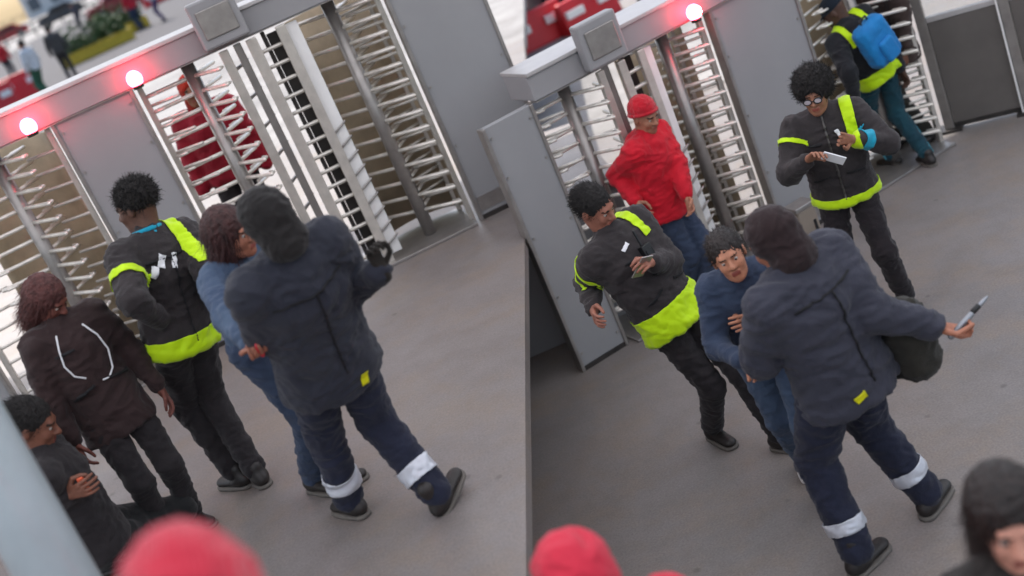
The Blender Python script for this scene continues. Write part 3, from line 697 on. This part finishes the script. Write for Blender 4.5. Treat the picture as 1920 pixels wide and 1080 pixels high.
def shoulder_patch(I, s, back=False, wd=.06, name='shoulder_patch', ln=.12, out=.11):
    c0 = I['neck'] + I['right'] * s * out * I['S']; r = I['right']; fw = I['fwd'] * (-1 if back else 1); u = I['up']; S = I['S']
    return patch(name, I['jacket'].data, [(c0 + r * wd / 2 * S, r), (c0 - r * wd / 2 * S, -r), (c0 - u * ln * S, -u), (c0 - fw * .03 * S, -fw)], .004, M_NEON, I['jacket'])
def badge(I, x, z, back, wdt, hgt, m, name='badge', rot=0.0):
    """a flat sewn badge on the jacket: cut from the jacket surface"""
    c0 = I['chest'] + I['right'] * x * I['S'] + I['up'] * z * I['S']; r = Matrix.Rotation(rot, 3, I['fwd']) @ I['right']; u = Matrix.Rotation(rot, 3, I['fwd']) @ I['up']; fw = I['fwd'] * (-1 if back else 1)
    return patch(name, I['jacket'].data, [(c0 + r * wdt / 2, r), (c0 - r * wdt / 2, -r), (c0 + u * hgt / 2, u), (c0 - u * hgt / 2, -u), (c0, -fw)], .004, m, I['jacket'], off_arm(I))
def collar(I, m, t0=.05, t1=.3, name='collar'):
    a, b = I['neck'], I['head']; d = (b - a).normalized(); L = (b - a).length
    mb = MB(); S = I['S']; e1 = I['right']; e2 = d.cross(e1)
    for t in (t0, (t0 + t1) / 2, t1):
        mb.tube([a + d * L * t + (e1 * math.cos(q) + e2 * math.sin(q)) * .068 * S for q in [2 * math.pi * i / 16 for i in range(17)]], .014 * S, 8, False)
    return I['mk'](name, [(np.array(mb.v), mb.f, 0)], [m])

def seams(I, back=True, zipper=False, pockets=False):
    """stitched seams, zip and pocket flaps cut from the jacket surface"""
    dk = mat('seam_thread', '17161a', .8, 0, .1, 30)
    if back:
        badge(I, 0, .07, True, .34 * I['S'], .007, dk, 'yoke_seam'); badge(I, 0, -.16, True, .007, .45 * I['S'], dk, 'back_seam')
    if zipper: badge(I, .0, -.1, False, .010, .56 * I['S'], mat('zip_metal', '5a5754', .5, .4, .1, 40), 'zip')
    if pockets:
        for x in (-.10, .10): badge(I, x, -.22, False, .10, .012, dk, 'pocket_seam', .25 * (1 if x > 0 else -1))
        badge(I, .085, .02, False, .08, .010, dk, 'chest_pocket_seam')
# ------------------------------------------------------------------ the cast
NAVY = fab('34363f', '2b2d38'); NAVYT = fab('262a3c', '1e2130'); CHAR = fab('3b3637', '302c2d'); BLK = fab('2f2b2d', '252224')
BRN = fab('3d2e2e', '302424'); DENIM = fab('4f6178', '3f4e66'); DENIMD = fab('3d4a60', '333d52'); RED = fab('d3182c', 'b81226', .7); REDP = fab('d8344a', 'c02a40', .7)
MAR = fab('5a2c2c', '482222'); TEAL = fab('1f4854', '1a3a46'); BLUE = fab('1f86c8', '1a6fb0', .6); CYAN = fab('1fa6c4', '1790b0', .6); OLIVE = fab('34322c', '282621')
M_ORANGE = mat('orange_plastic', 'ef6a45', 0.4, 0, 0.05, 10); M_PAPER = mat('white_paper', 'e9e9ec', 0.7, 0, 0.03, 10)
LD = DECK
# main man of the left half, back to us, right arm raised
I = person(dict(label='man in dark navy jacket and trousers, back turned, right fist raised, on the raised deck', z0=LD, S=.92, yaw=28, hyaw=45, hpitch=-10,
    head=(502, 412), ankle_r=(818, 925), ankle_l=(655, 935), knee_r=(765, 800), knee_l=(620, 825),
    wrist_r=(712, 510, .0), elbow_r=(722, 575), wrist_l=(480, 560, -.25), elbow_l=(480, 560), glove_r=1, curl_r=1.1, hdir_r=(-.1, .1, 1), palm_r=(-.6, .6, 0), curl_l=.8,
    hair='hood', capmat=fab('2b2929', '232121'), top=NAVY, legs=NAVYT, bulk=1.24, armbulk=1.3, loose=1.22, boot=True, hem=.13, seed=3, foot_r=-40, heel_r=-20, broad=1.08, dbg=1))
for s in (-1, 1): shin_band(I, s, .60, .78)
seams(I)
badge(I, .06, -.47, True, .035, .05, mat('yellow_tag', 'e4e000', .5), 'yellow_tag', .3)
# person gripped behind him on the left
ml = I; grip_at = ml['waist'] - ml['right'] * .27 - ml['fwd'] * .10 + ml['up'] * .02
I = person(dict(label='person with maroon hair gripping the dark navy man, blue denim sleeve, left half', z0=LD, S=.9, pelvis_mix=.3, yaw=-125, hyaw=-120, hpitch=-15, skin='b0735c',
    head=(440, 482), hz=1.36, ankle_l=(622, 880), ankle_r=(585, 892), wrist_r=grip_at, elbow_r=(420, 610), wrist_l=(500, 560, .0),
    hair='long', hairmat=M_HAIRM, bulk=.94, broad=.88, top=DENIM, legs=DENIMD, topname='denim_jacket', palm_r=(-.3, .9, 0), curl_r=.7, seed=5, shoe=M_BOOT, dbg=1))
vl = I
# guard with the blue collar
I = person(dict(label='guard with round dark hair and blue collar, black jacket with neon hem, back turned', z0=LD, S=.92, yaw=38, hyaw=70, hpitch=-5, skin='6b4a3c',
    head=(260, 388), ankle_l=(440, 885), ankle_r=(478, 880), wrist_l=(300, 600, .08), elbow_l=(262, 580), wrist_r=(400, 560, -.12), elbow_r=(400, 540),
    hair='afro', hairk=.84, hairmat=M_HAIRB, top=CHAR, legs=BLK, bulk=1.08, loose=1.0, hem=.06, seed=8, dbg=1))
seams(I); hem_band(I, -.02, .085); shoulder_patch(I, 1, True, .07, ln=.12); arm_band(I, -1, .42, .56); collar(I, CYAN)
badge(I, -.05, .06, True, .03, .06, M_PAPER, 'white_lettering', .5); badge(I, .01, .045, True, .025, .07, M_PAPER, 'white_lettering', .4); badge(I, -.10, .02, True, .025, .05, M_PAPER, 'white_lettering', .6)
# brown coat at the far left
hb = at(88, 560, LD + 1.31)
I = person(dict(label='person with reddish brown hair in a dark brown coat with white drawstrings, left edge', z0=LD, S=.82, yaw=-150, hyaw=-120, hpitch=-45, skin='7d4a40', base=V((hb.x, hb.y, LD)),
    hair='long', hairmat=mat('red_brown_hair', '5f3532', .75, 0, .3, 30, .6, 100), top=BRN, legs=BLK, bulk=1.06, hem=.16, seed=11, dbg=1))
def on_front(I, x, z, out=.006):
    base = I['chest'] + I['right'] * x + I['up'] * z; q = base + I['fwd'] * .4
    for _ in range(24): q = q - I['fwd'] * max(min(float(np.minimum(I['ftorso'](np.array([tuple(q)])), I['farms'](np.array([tuple(q)])))[0]), .05), 0) if True else q
    return q + I['fwd'] * out
for pts in ([(.06, .10), (.085, .04), (.10, -.03), (.085, -.09), (.05, -.12)], [(-.06, .09), (-.09, .02), (-.10, -.06), (-.075, -.14), (-.04, -.17), (-.01, -.165)]):
    mb = MB().tube([on_front(I, x, z, .014) for x, z in pts], .0045, 6); I['mk']('drawstring', [(np.array(mb.v), mb.f, 0)], [M_PAPER], I['root'])
seams(I, False, False, True)
# crouching figure at the bottom left
hb = at(48, 800, LD + .95)
I = person(dict(label='person in black crouching beside the pale pole with an orange lighter in hand', z0=LD, S=.95, yaw=-80, hyaw=-90, hpitch=-30, skin='8a5a48',
    head=(52, 800), pz=.36, hz=.98, pelvis_mix=.9, ankle_l=(205, 1030), ankle_r=(165, 1065), wrist_r=(122, 930, .12), elbow_r=(70, 960), wrist_l=(130, 915, -.1),
    hair='short', hairmat=M_HAIRB, top=BLK, legs=fab('262728', '1e1f20'), seed=13, bulk=1.05, dbg=1))
g, ty, fd = I['grips']['r']
lo_ = MB().box((-.014, -.010, -.045), (.014, .010, .045)); o = lo_.build('lighter', M_ORANGE, bevel=.005); o.location = g; tag(o, 'small orange lighter in the crouching person\'s hand', 'lighter')
# red cap, close to the lens, bottom left
hb = at(372, 1150, LD + 1.62)
person(dict(label='person in a red knitted cap and red jacket at the bottom edge, left half', z0=LD, S=1.0, yaw=10, base=V((hb.x, hb.y, LD)), hair='beanie', capmat=knit('d8344a', 'c02a40'), top=REDP, legs=BLK, seed=15, hands=False))
# red figure beyond the bars
hb = at(318, 232, LD + 1.56); rb = ROW_L @ V((-1.38, .95, 0))
person(dict(label='figure in a red hooded jacket seen through the bars of the left turnstile', z0=LD, S=.93, yaw=180, base=V((rb.x, rb.y, LD)), hair='hood', capmat=fab('b8321f', '9c2616'), top=fab('a01c30', '8a1426', .75), legs=BLK, skin='a06a50', seed=17, hands=False, res=1.4, bulk=1.2))
# ---------------- right half
I = person(dict(label='man in dark navy work clothes bending forward, holding out a silver tool, right half', z0=0, S=1.0, pelvis_mix=.08, yaw=24, hyaw=40, hpitch=-25, hz=1.54,
    head=(1456, 452), ankle_l=(1608, 1035), ankle_r=(1738, 925), knee_l=(1597, 915), knee_r=(1690, 845),
    wrist_r=(1748, 610, .02), elbow_r=(1680, 650), wrist_l=(1425, 590, -.28), elbow_l=(1430, 620), palm_r=(0, .3, -1), curl_r=.95, skin='b87a60',
    hair='hood', capmat=fab('332627', '2a1f20'), top=fab('3f404b', '34353f'), legs=NAVYT, bulk=1.24, armbulk=1.32, loose=1.25, boot=True, hem=.14, seed=21, broad=1.02, foot_l=-60, foot_r=-50, dbg=1))
for s in (-1, 1): shin_band(I, s, .62, .76)
seams(I)
badge(I, -.09, -.40, True, .05, .035, mat('yellow_tag', 'e4e000', .5), 'yellow_tag', -.2)
mr = I
I = person(dict(label='dark haired person in denim held by the bending navy man, face turned to us', z0=0, S=.9, yaw=165, hyaw=168, hpitch=2, hz=1.44, skin='c98a6c', hroll=8,
    head=(1374, 498), ankle_l=(1545, 905), ankle_r=(1500, 850), wrist_r=(1390, 676, .2), elbow_r=(1345, 650), wrist_l=(1430, 590, .05),
    hair='short', hairmat=M_HAIRD, bulk=.94, broad=.86, top=DENIMD, legs=DENIM, topname='denim_jacket', shoe=M_WSHOE, sole=M_WSHOE, palm_r=(0, .8, 0), seed=23, foot_l=190, foot_r=170, dbg=1))
I = person(dict(label='guard with short dark hair, wide neon hem and chest radio, near the narrow panel', z0=0, S=.95, pelvis_mix=.45, yaw=-150, hyaw=-138, hpitch=-25, skin='a86f5c',
    head=(1112, 390), ankle_r=(1336, 800), ankle_l=(1462, 815), knee_r=(1275, 735), knee_l=(1385, 720), wrist_l=(1224, 492, .2), elbow_l=(1262, 500), wrist_r=(1112, 575, .05), elbow_r=(1105, 520),
    hair='short', hairmat=M_HAIRB, top=CHAR, legs=BLK, bulk=1.15, hem=.05, seed=27, curl_l=.7, dbg=1))
seams(I, False, False, True); hem_band(I, -.02, .15); shoulder_patch(I, -1, False, .055, ln=.10); arm_band(I, 1, .25, .33); arm_band(I, 1, .55, .62)
badge(I, .06, .09, False, .05, .018, M_PAPER, 'white_lettering', .3)
mb = MB().box((-.03, -.02, -.09), (.03, .02, .07)).box((-.02, -.012, .07), (-.008, .0, .16)).box((-.02, -.024, .0), (.02, -.019, .045))
rd = mb.build('radio', M_BLACKP, bevel=.004); rd.location = I['chest'] + I['fwd'] * .165 - I['up'] * .03; rd.rotation_euler = (R(-15), 0, R(30)); tag(rd, 'black handheld radio on the chest of the guard with wide neon hem', 'radio')
g, ty, fd = I['grips']['l']
ph = MB().box((-.036, -.004, -.07), (.036, .004, .07)).build('phone', M_GREYST, bevel=.003); ph.location = g; ph.rotation_euler = (R(40), R(20), R(30)); tag(ph, 'silver phone in the hand of the guard with wide neon hem', 'phone')
# guard with glasses
I = person(dict(label='guard with round dark hair and glasses facing us, black jacket, thin neon hem', z0=0, S=.9, yaw=160, hyaw=150, hpitch=-8, skin='a8745c',
    head=(1527, 172), ankle_r=(1600, 560), ankle_l=(1698, 555), wrist_r=(1514, 300, .24), elbow_r=(1488, 290), wrist_l=(1606, 262, .26), elbow_l=(1655, 262), palm_l=(0, 1, 0), palm_r=(0, 1, .2),
    hair='afro', hairk=1.06, hairmat=M_HAIRB, glasses=True, top=CHAR, legs=fab('2a2427', '211d20'), bulk=1.12, hem=.05, seed=31, dbg=1, sleeve=.9))
seams(I, False, True, True); hem_band(I, -.02, .04); shoulder_patch(I, -1, False, .07, ln=.16, out=.15); arm_band(I, 1, .3, .4); arm_band(I, -1, .6, .88, CYAN, 'blue_cuff', 'low', .003); badge(I, -.07, .05, False, .02, .055, M_PAPER, 'name_badge', .4)
pp = MB().box((-.06, -.004, -.03), (.06, .004, .03)).build('folded_paper', M_PAPER, bevel=.002); pp.location = (I['grips']['l'][0] + I['grips']['r'][0]) / 2 + I['fwd'] * .05 - V((0, 0, .03)); pp.rotation_euler = (R(30), R(35), R(-20)); tag(pp, 'folded white paper between the hands of the guard with glasses', 'paper')
# red hoodie
I = person(dict(label='person in red beanie and red hoodie standing at the right turnstile', z0=0, S=.88, yaw=-135, hyaw=-150, hpitch=-20, skin='b07a62',
    head=(1204, 218), ankle_l=(1325, 560), ankle_r=(1290, 560), wrist_l=(1290, 372, .12), elbow_l=(1300, 320), wrist_r=(1190, 375, .05), elbow_r=(1160, 330),
    hair='beanie', capmat=knit('d3182c', 'b81226'), top=RED, legs=DENIMD, topname='hoodie', hoodback=True, bulk=1.22, hem=.08, seed=33, dbg=1))
# leaning worker
I = person(dict(label='worker leaning over with blue backpack, neon vest and teal trousers by the glass booth', z0=0, S=.86, yaw=18, hyaw=60, hpitch=-30, hz=1.42, skin='5a4034',
    head=(1578, 38), ankle_r=(1738, 290), ankle_l=(1672, 292), wrist_l=(1604, 185, .05), elbow_l=(1592, 140), wrist_r=(1690, 130, -.1),
    hair='cap', capmat=fab('1c2530', '151b24'), top=fab('26282c', '1e2024'), legs=TEAL, bulk=1.1, hem=.06, seed=37, dbg=1))
hem_band(I, -.02, .10); shoulder_patch(I, 1, True, .07, ln=.3); shoulder_patch(I, -1, True, .06, ln=.12)
I2 = I
def backpack(I, m, label, wd=.30, hg=.40, dp=.16):
    root = empty('backpack', I['chest'] - I['fwd'] * .2); RM = np.array([tuple(I['right']), tuple(-I['fwd']), tuple(I['up'])]).T; c0 = nvec(I['chest'] - I['fwd'] * .15 * I['S'] - I['up'] * .04)
    def fb(P):
        q = abs(P - nvec((0, dp / 2, 0))) - nvec((wd / 2 - .06, dp / 2 - .05, hg / 2 - .06)); return np.sqrt((np.maximum(q, 0) ** 2).sum(-1)) - .055
    v, f = nets(fb, (-.25, -.1, -.3), (.25, .3, .3), .012); v = wrinkle(v, f, .006, 8, 4)
    def L(name, v, f, m): o = link(name, npmesh(name, [(c0 + v @ RM.T, f, 0)], [m]), None, root); o.location = -root.location
    L('bag', v, f, m)
    def fp(P):
        q = abs(P - nvec((0, dp + .005, -.07))) - nvec((wd / 2 - .09, .015, .06)); return np.sqrt((np.maximum(q, 0) ** 2).sum(-1)) - .022
    v, f = nets(fp, (-.2, .05, -.25), (.2, .3, .1), .01); L('front_pocket', v, f, m)
    mb = MB().tube([(-.03, dp * .5, hg / 2 - .02), (-.03, dp * .5, hg / 2 + .03), (.03, dp * .5, hg / 2 + .03), (.03, dp * .5, hg / 2 - .02)], .008, 6); L('handle', np.array(mb.v), mb.f, M_BLACKP)
    tag(root, label, 'backpack')
backpack(I, BLUE, 'bright blue backpack on the leaning worker', .26, .34, .13)
for s in (-1, 1):
    mb = MB(); mb.tube([I['hip'][s] + I['right0'] * .09 * s, I['kn'][s] + I['right0'] * .072 * s, I['an'][s] + I['right0'] * .058 * s], .007, 6); I['mk']('side_stripe', [(np.array(mb.v), mb.f, 0)], [fab('5fb4c8', '4aa0b6')], I['root'])
rb = ROW_R @ V((1.42, .25, 0))
person(dict(label='person in a dark brown coat behind the leaning worker', z0=0, S=.95, yaw=100, base=V((rb.x, rb.y, 0)), hair='short', top=fab('4a3d39', '3c312e'), legs=OLIVE, bulk=1.2, hem=.2, seed=41, res=1.3, skin='8a5f4c'))
# close figures at the bottom right
hb = at(1085, 1092, 1.68)
person(dict(label='person in a red hooded top at the bottom edge, right half', z0=0, S=1.05, yaw=20, base=V((hb.x, hb.y, 0)), hair='hood', capmat=REDP, top=REDP, legs=BLK, seed=43, hands=False, bulk=1.1))
hb = at(1880, 965, 1.52)
person(dict(label='person with dark brown hair in the bottom right corner looking up', z0=0, S=.95, yaw=190, hyaw=165, hpitch=-8, base=V((hb.x, hb.y, 0)), hair='long', hairmat=M_HAIRD, top=fab('3a3633', '302c2a'), legs=BLK, skin='d99c86', seed=47, hands=False))
# silver tool in the outstretched hand
g, ty, fd = mr['grips']['r']
tool = empty('hand_tool', g); M_TOOL = mat('dull_silver', 'a4a8ae', .38, .7, .15, 30)
d = (at(1838, 518, 1.45) - g).normalized(); d = (V((.85, .05, .42))).normalized(); sd_ = d.cross(V((0, 1, 0))).normalized()
MB().tube([d * -.06, d * .06, d * .075], [.013, .013, .010], 10).build('handle', M_TOOL, tool, True)
MB().tube([d * .072 + sd_ * .002, d * .105 + sd_ * .002], [.0125, .0125], 10).build('dark_collar', M_BLACKP, tool, True)
MB().tube([d * .10, d * .135, d * .155], [.010, .009, .005], 10).build('tip', M_TOOL, tool, True)
tag(tool, 'silver hand tool held out by the bending navy man', 'tool')
# small red object in the gripping hand, left half
g, ty, fd = vl['grips']['r']
o = MB().ball((0, 0, 0), (.014, .012, .034), 12).build('red_fob', mat('red_plastic', 'e0283c', .4), None, True); o.location = g + V((.015, -.01, -.01)); tag(o, 'small red object in the hand of the person with maroon hair', 'fob')
# dark bag at the hip of the bending man
def shoulder_bag(I):
    c0 = I['pel'] + I['right'] * .27 + I['up'] * -.06 - I['fwd'] * .10; root = empty('shoulder_bag', c0)
    def fb(P):
        q = abs(P) - nvec((.03, .06, .12)); return np.sqrt((np.maximum(q, 0) ** 2).sum(-1)) - .055
    RM = np.array([tuple(I['right']), tuple(I['fwd']), tuple(I['up'])]).T
    v, f = nets(fb, (-.2, -.25, -.3), (.2, .25, .3), .014); v = wrinkle(v, f, .014, 6, 8)
    def L(name, v, f, m): link(name, npmesh(name, [(v @ RM.T, f, 0)], [m]), None, root)
    L('bag', v, f, OLIVE)
    mb = MB().box((.062, -.10, -.02), (.085, .10, .14)); L('flap', np.array(mb.v), mb.f, OLIVE)
    tag(root, 'dark olive shoulder bag at the hip of the bending navy man', 'bag')
shoulder_bag(mr)
# ------------------------------------------------------------------ booth, pole, reader and the square beyond
M_BOOTH = mat('booth_panel', '6d6864', 0.5, 0.1, 0.1, 2.5); M_POLE = mat('pole_paint', 'b9c6cc', 0.3, 0.15, 0.08, 4)
M_BEIGE = mat('reader_beige', '9a8d80', 0.5, 0.1, 0.1, 6); M_YEL = mat('yellow_paint', 'd9b93a', 0.7, 0, .12, 8); M_ASPH = mat('asphalt', '5a585a', 0.9, 0, .15, 5)
M_GLASS = bpy.data.materials.new('booth_glass'); M_GLASS.use_nodes = True
_b = M_GLASS.node_tree.nodes['Principled BSDF']; _b.inputs['Transmission Weight'].default_value = 1; _b.inputs['Roughness'].default_value = .05; _b.inputs['IOR'].default_value = 1.1; _b.inputs['Base Color'].default_value = (.9, .93, .93, 1)
p1, p2 = at(1783, 243, 0), at(1932, 208, 0); dv = p2 - p1; th = math.atan2(dv.y, dv.x); L = dv.length
bo = empty('glass_booth', p1, th)
for i, x in enumerate((0, L, 2 * L)):
    MB().box((x - .035, -.035, 0), (x + .035, .035, 2.1)).build('post', M_GREYST, bo, bevel=.006)
    MB().box((x - .09, -.08, 0), (x + .09, .08, .02)).build('foot_plate', M_DARKST, bo, bevel=.003)
for i in range(2):
    a, b = i * L + .037, (i + 1) * L - .037
    MB().box((a, -.015, .05), (b, .015, .86)).build('lower_panel', M_BOOTH, bo, bevel=.004)
    MB().box((a, -.022, .86), (b, .022, .90)).build('rail', M_TRIM, bo, bevel=.004)
    MB().box((a, -.022, .02), (b, .022, .05)).build('rail', M_DARKST, bo)
    MB().box((a, -.004, .90), (b, .004, 2.06)).build('pane', M_GLASS, bo)
    MB().box((a, -.022, 2.06), (b, .022, 2.1)).build('rail', M_TRIM, bo, bevel=.004)
MB().box((L - .05, -.05, .0), (L - .037, -.036, 2.1)).build('edge_strip', M_WHITE, bo)
tag(bo, 'glass booth with dark lower panel and grey posts in the top right corner', 'booth')
# pole close to the lens
q1, q2 = CAM + ray(-60, 790) * 3.4, CAM + ray(107, 1080) * 3.4; dd = (q2 - q1).normalized(); foot = q2 + dd * ((DECK - q2.z) / dd.z); topp = q1 - dd * ((q1.z - 4.55) / dd.z)
po = empty('steel_pole', foot); MB().tube([(0, 0, 0), tuple(topp - foot)], .100, 28, False).build('shaft', M_POLE, po, True)
MB().tube([(0, 0, 0), (0, 0, .03)], .14, 20, False).build('foot_flange', M_GREYST, po)
tag(po, 'pale blue grey slanted steel pole close to us at the lower left corner', 'pole')
# card reader pedestal
b = at(1532, 488, 0); rd = empty('reader_pedestal', b, TH_R)
MB().box((-.075, -.06, 0), (.075, .06, .40)).build('column', M_BEIGE, rd, bevel=.012)
MB().box((.03, -.064, .06), (.05, -.059, .30)).build('slot', M_BLACKP, rd); MB().box((-.085, -.07, .40), (.085, .07, .43)).build('top_plate', M_GREYST, rd, bevel=.006)
tag(rd, 'small beige pedestal on the floor left of the guard with glasses', 'pedestal')
# far square on the left: asphalt lane, kerb, rails, barriers, planters
def road(name, px, z, m, t=.008):
    P = [at(x, y, z) for x, y in px]; mb = MB().prism([(p.x, p.y) for p in P], z, z + t); o = mb.build(name, m); struct(o); return o
ZL = DECK - .02
road('road', [(-260, 420), (-260, 250), (330, -70), (620, -150), (700, -60), (450, 60)], ZL, M_ASPH)
def rail(px0, px1, z, h, label, m=M_DARKST, n=9):
    a, b = at(*px0, z), at(*px1, z); d = b - a; L = d.length; o = empty('guard_rail', a, math.atan2(d.y, d.x))
    for i in range(n): MB().box((L * i / (n - 1) - .05, -.05, 0), (L * i / (n - 1) + .05, .05, h)).build('post', m, o)
    for zz in (.45, 1.0): MB().box((-.05, -.03, h * zz - .08), (L + .05, .03, h * zz + .03)).build('bar', m, o)
    tag(o, label, 'guard rail', 'rails far across the square')
rail((-10, 105), (190, 10), ZL, 1.1, 'dark guard rail far across the bright square, nearer of two'); rail((-10, 62), (120, 0), ZL, 1.2, 'faint dark guard rail farthest off at the top left corner')
def barrier(px, z, rz, label, w=1.25, h=.8, m=None):
    o = empty('road_barrier', at(*px, z), rz); mr_ = mat('barrier_red', 'd42a30', .5, 0, .08, 3)
    MB().add([(-w / 2, -.2, 0), (w / 2, -.2, 0), (w / 2, .2, 0), (-w / 2, .2, 0), (-w / 2, -.07, h), (w / 2, -.07, h), (w / 2, .07, h), (-w / 2, .07, h)], [(0, 3, 2, 1), (4, 5, 6, 7), (0, 1, 5, 4), (1, 2, 6, 5), (2, 3, 7, 6), (3, 0, 4, 7)]).build('barrier_body', mr_, o, bevel=.04)
    for x in (-.3, .3): MB().box((x * w - .16, -.19, h * .5), (x * w + .16, -.12, h * .72)).build('reflective_patch', M_WHITE, o)
    tag(o, label, 'barrier', 'red and white road barriers beyond the turnstiles')
barrier((4, 214), ZL, .3, 'red plastic barrier with white patches at the left edge of the square'); barrier((52, 184), ZL, .3, 'red plastic barrier right of the one at the left edge')
barrier((1015, 85), 0, .3, 'red plastic barrier over the end of the right header beam', 1.0, .55); barrier((1110, 45), 0, .4, 'red plastic barrier left of the right red lamp', 1.0, .5); barrier((1180, -20), 0, .3, 'red plastic barrier cut by the top edge above the header', 1.2, .6)
barrier((300, 5), ZL, .3, 'small red barrier far off above the left header beam', 1.6, .8)
def planter(px, z, label, w=2.2, seed=1):
    o = empty('planter', at(*px, z), .3); rng = random.Random(seed)
    MB().box((-w / 2, -.35, 0), (w / 2, .35, .42)).build('box', M_YEL, o, bevel=.03)
    mb = MB()
    for i in range(900):
        c = V((rng.uniform(-w / 2 + .1, w / 2 - .1), rng.gauss(0, .22), .42 + abs(rng.gauss(0, .34)))); a = V((rng.gauss(0, 1), rng.gauss(0, 1), rng.gauss(0, 1))).normalized() * .1; b2 = a.cross(V((rng.gauss(0, 1), rng.gauss(0, 1), rng.gauss(0, 1)))).normalized() * .045
        mb.add([c - a, c + b2, c + a, c - b2], [(0, 1, 2, 3)])
    mb.build('foliage', mat('leaf_green', '4f6a38', .7, 0, .3, 3), o)
    tag(o, label, 'planter', 'planters on the square')
planter((190, 100), ZL, 'yellow planter with green shrubs beyond the left header beam', 2.6, 2); planter((232, 70), ZL, 'farther planter with green shrubs left of the drive housing', 2.2, 5)
b = at(97, 186, ZL); person(dict(label='far person in white shirt and green trousers walking on the square', z0=ZL, S=1.0, yaw=60, base=V((b.x, b.y, ZL)), hair='short', top=fab('e0e0e0', 'c8c8c8'), legs=fab('3f6a52', '335843'), topname='shirt', seed=51, res=2.2, hands=False))
for k_, (px_, z_, tc, lc, lb) in enumerate([((30, 150), ZL, 'c83038', '3a3a44', 'far person in a red top near the left edge of the square'), ((268, 55), ZL, 'c02c3c', '3c4a66', 'far person in a red jacket left of the drive housing on the left'),
        ((310, 40), ZL, 'e6e2e6', '5a4a70', 'far person in a white top right of the red jacketed one'), ((160, 60), ZL, '4a4550', '33303a', 'far person in dark clothes in the bright part of the square'),
        ((1050, 20), 0, '3a6a90', '34343c', 'far person in a blue top beyond the right turnstiles'), ((1215, 15), 0, 'd0cfd4', '44404a', 'far person in a pale top beyond the right turnstiles')]):
    b = at(*px_, z_); person(dict(label=lb, z0=z_, S=.98, yaw=40 * k_, base=V((b.x, b.y, z_)), hair='short', top=fab(tc), legs=fab(lc), seed=60 + k_, res=2.4, hands=False))
b = at(140, 150, ZL); person(dict(label='far person in dark grey clothes beside the yellow planter', z0=ZL, S=1.0, yaw=10, base=V((b.x, b.y, ZL)), hair='short', top=fab('55524f', '454240'), legs=fab('403c3c', '343030'), seed=53, res=2.2, hands=False))
# pale building front closing the far side of the square
def far_block(cx, y, z, wd, h, label):
    o = empty('far_building', (cx, y, z)); MB().box((-wd / 2, 0, 0), (wd / 2, 10, h)).build('wall', mat('pale_render', 'd8d6d2', .8, 0, .05, .1), o)
    n = int(wd / 4)
    wm = MB().box((-1, -.05, -1.1), (1, .04, 1.1)).mesh('window')
    for i in range(n):
        for k in range(int(h / 4)):
            q = link('window', wm, mat('far_window', '59626c', .2, 0, .1, 1), o); q.location = (-wd / 2 + 2 + i * 4, -.02, 2.2 + 4 * k)
    MB().box((-wd / 2 - .3, -.4, h), (wd / 2 + .3, 10.4, h + .5)).build('roof', M_GREYST, o); tag(o, label, 'building', 'pale buildings beyond the square')
far_block(-30, 225, DECK - .1, 56, 12, 'pale building front at the far end of the square'); far_block(48, 198, 0, 60, 12, 'pale building front behind the lower ground on the right')

def car(px, z, rz, col, label):
    o = empty('parked_car', at(*px, z), rz); body = mat('car_paint_' + col, col, .3, 0, .03, 2)
    prof = [(-2.0, .32), (-2.0, .75), (-1.75, .86), (-1.05, .92), (-.55, 1.38), (.85, 1.42), (1.45, .98), (1.95, .88), (2.05, .6), (2.05, .32)]
    n = len(prof); vs_ = [(x, -.82, zz) for x, zz in prof] + [(x, .82, zz) for x, zz in prof]
    MB().add(vs_, [tuple(range(n)), tuple(range(2 * n - 1, n - 1, -1))] + [(i, (i + 1) % n, n + (i + 1) % n, n + i) for i in range(n)]).build('body', body, o, bevel=.05)
    gl = mat('car_glass', '20262c', .1, 0, .05, 2)
    for s_ in (-1, 1): MB().add([(-.85, s_ * .835, .96), (-.45, s_ * .835, 1.32), (.75, s_ * .835, 1.35), (1.2, s_ * .835, .98)], [(0, 1, 2, 3)]).build('side_window', gl, o)
    for x in (-1.25, 1.3):
        for s_ in (-1, 1):
            wl = MB().tube([(x, s_ * .72, .32), (x, s_ * .86, .32)], .32, 16, False).build('wheel', M_BLACKP, o); MB().tube([(x, s_ * .861, .32), (x, s_ * .875, .32)], .18, 12, False).build('rim', M_GREYST, wl)
    for s_ in (-1, 1): MB().box((-2.03, s_ * .6 - .15, .6), (-1.97, s_ * .6 + .15, .72)).build('headlight', M_WHITE, o, bevel=.01)
    tag(o, label, 'car', 'cars parked across the square')
car((20, 78), ZL, .25, 'b02028', 'red car parked far off in the top left corner'); car((120, 40), ZL, .25, '3c3e44', 'dark grey car parked far off right of the red one'); car((235, 22), ZL, .3, '8a2430', 'dark red car parked beyond the planters')
car((1080, -20), 0, .3, '9a9ea6', 'silver grey car cut by the top edge beyond the right turnstiles')
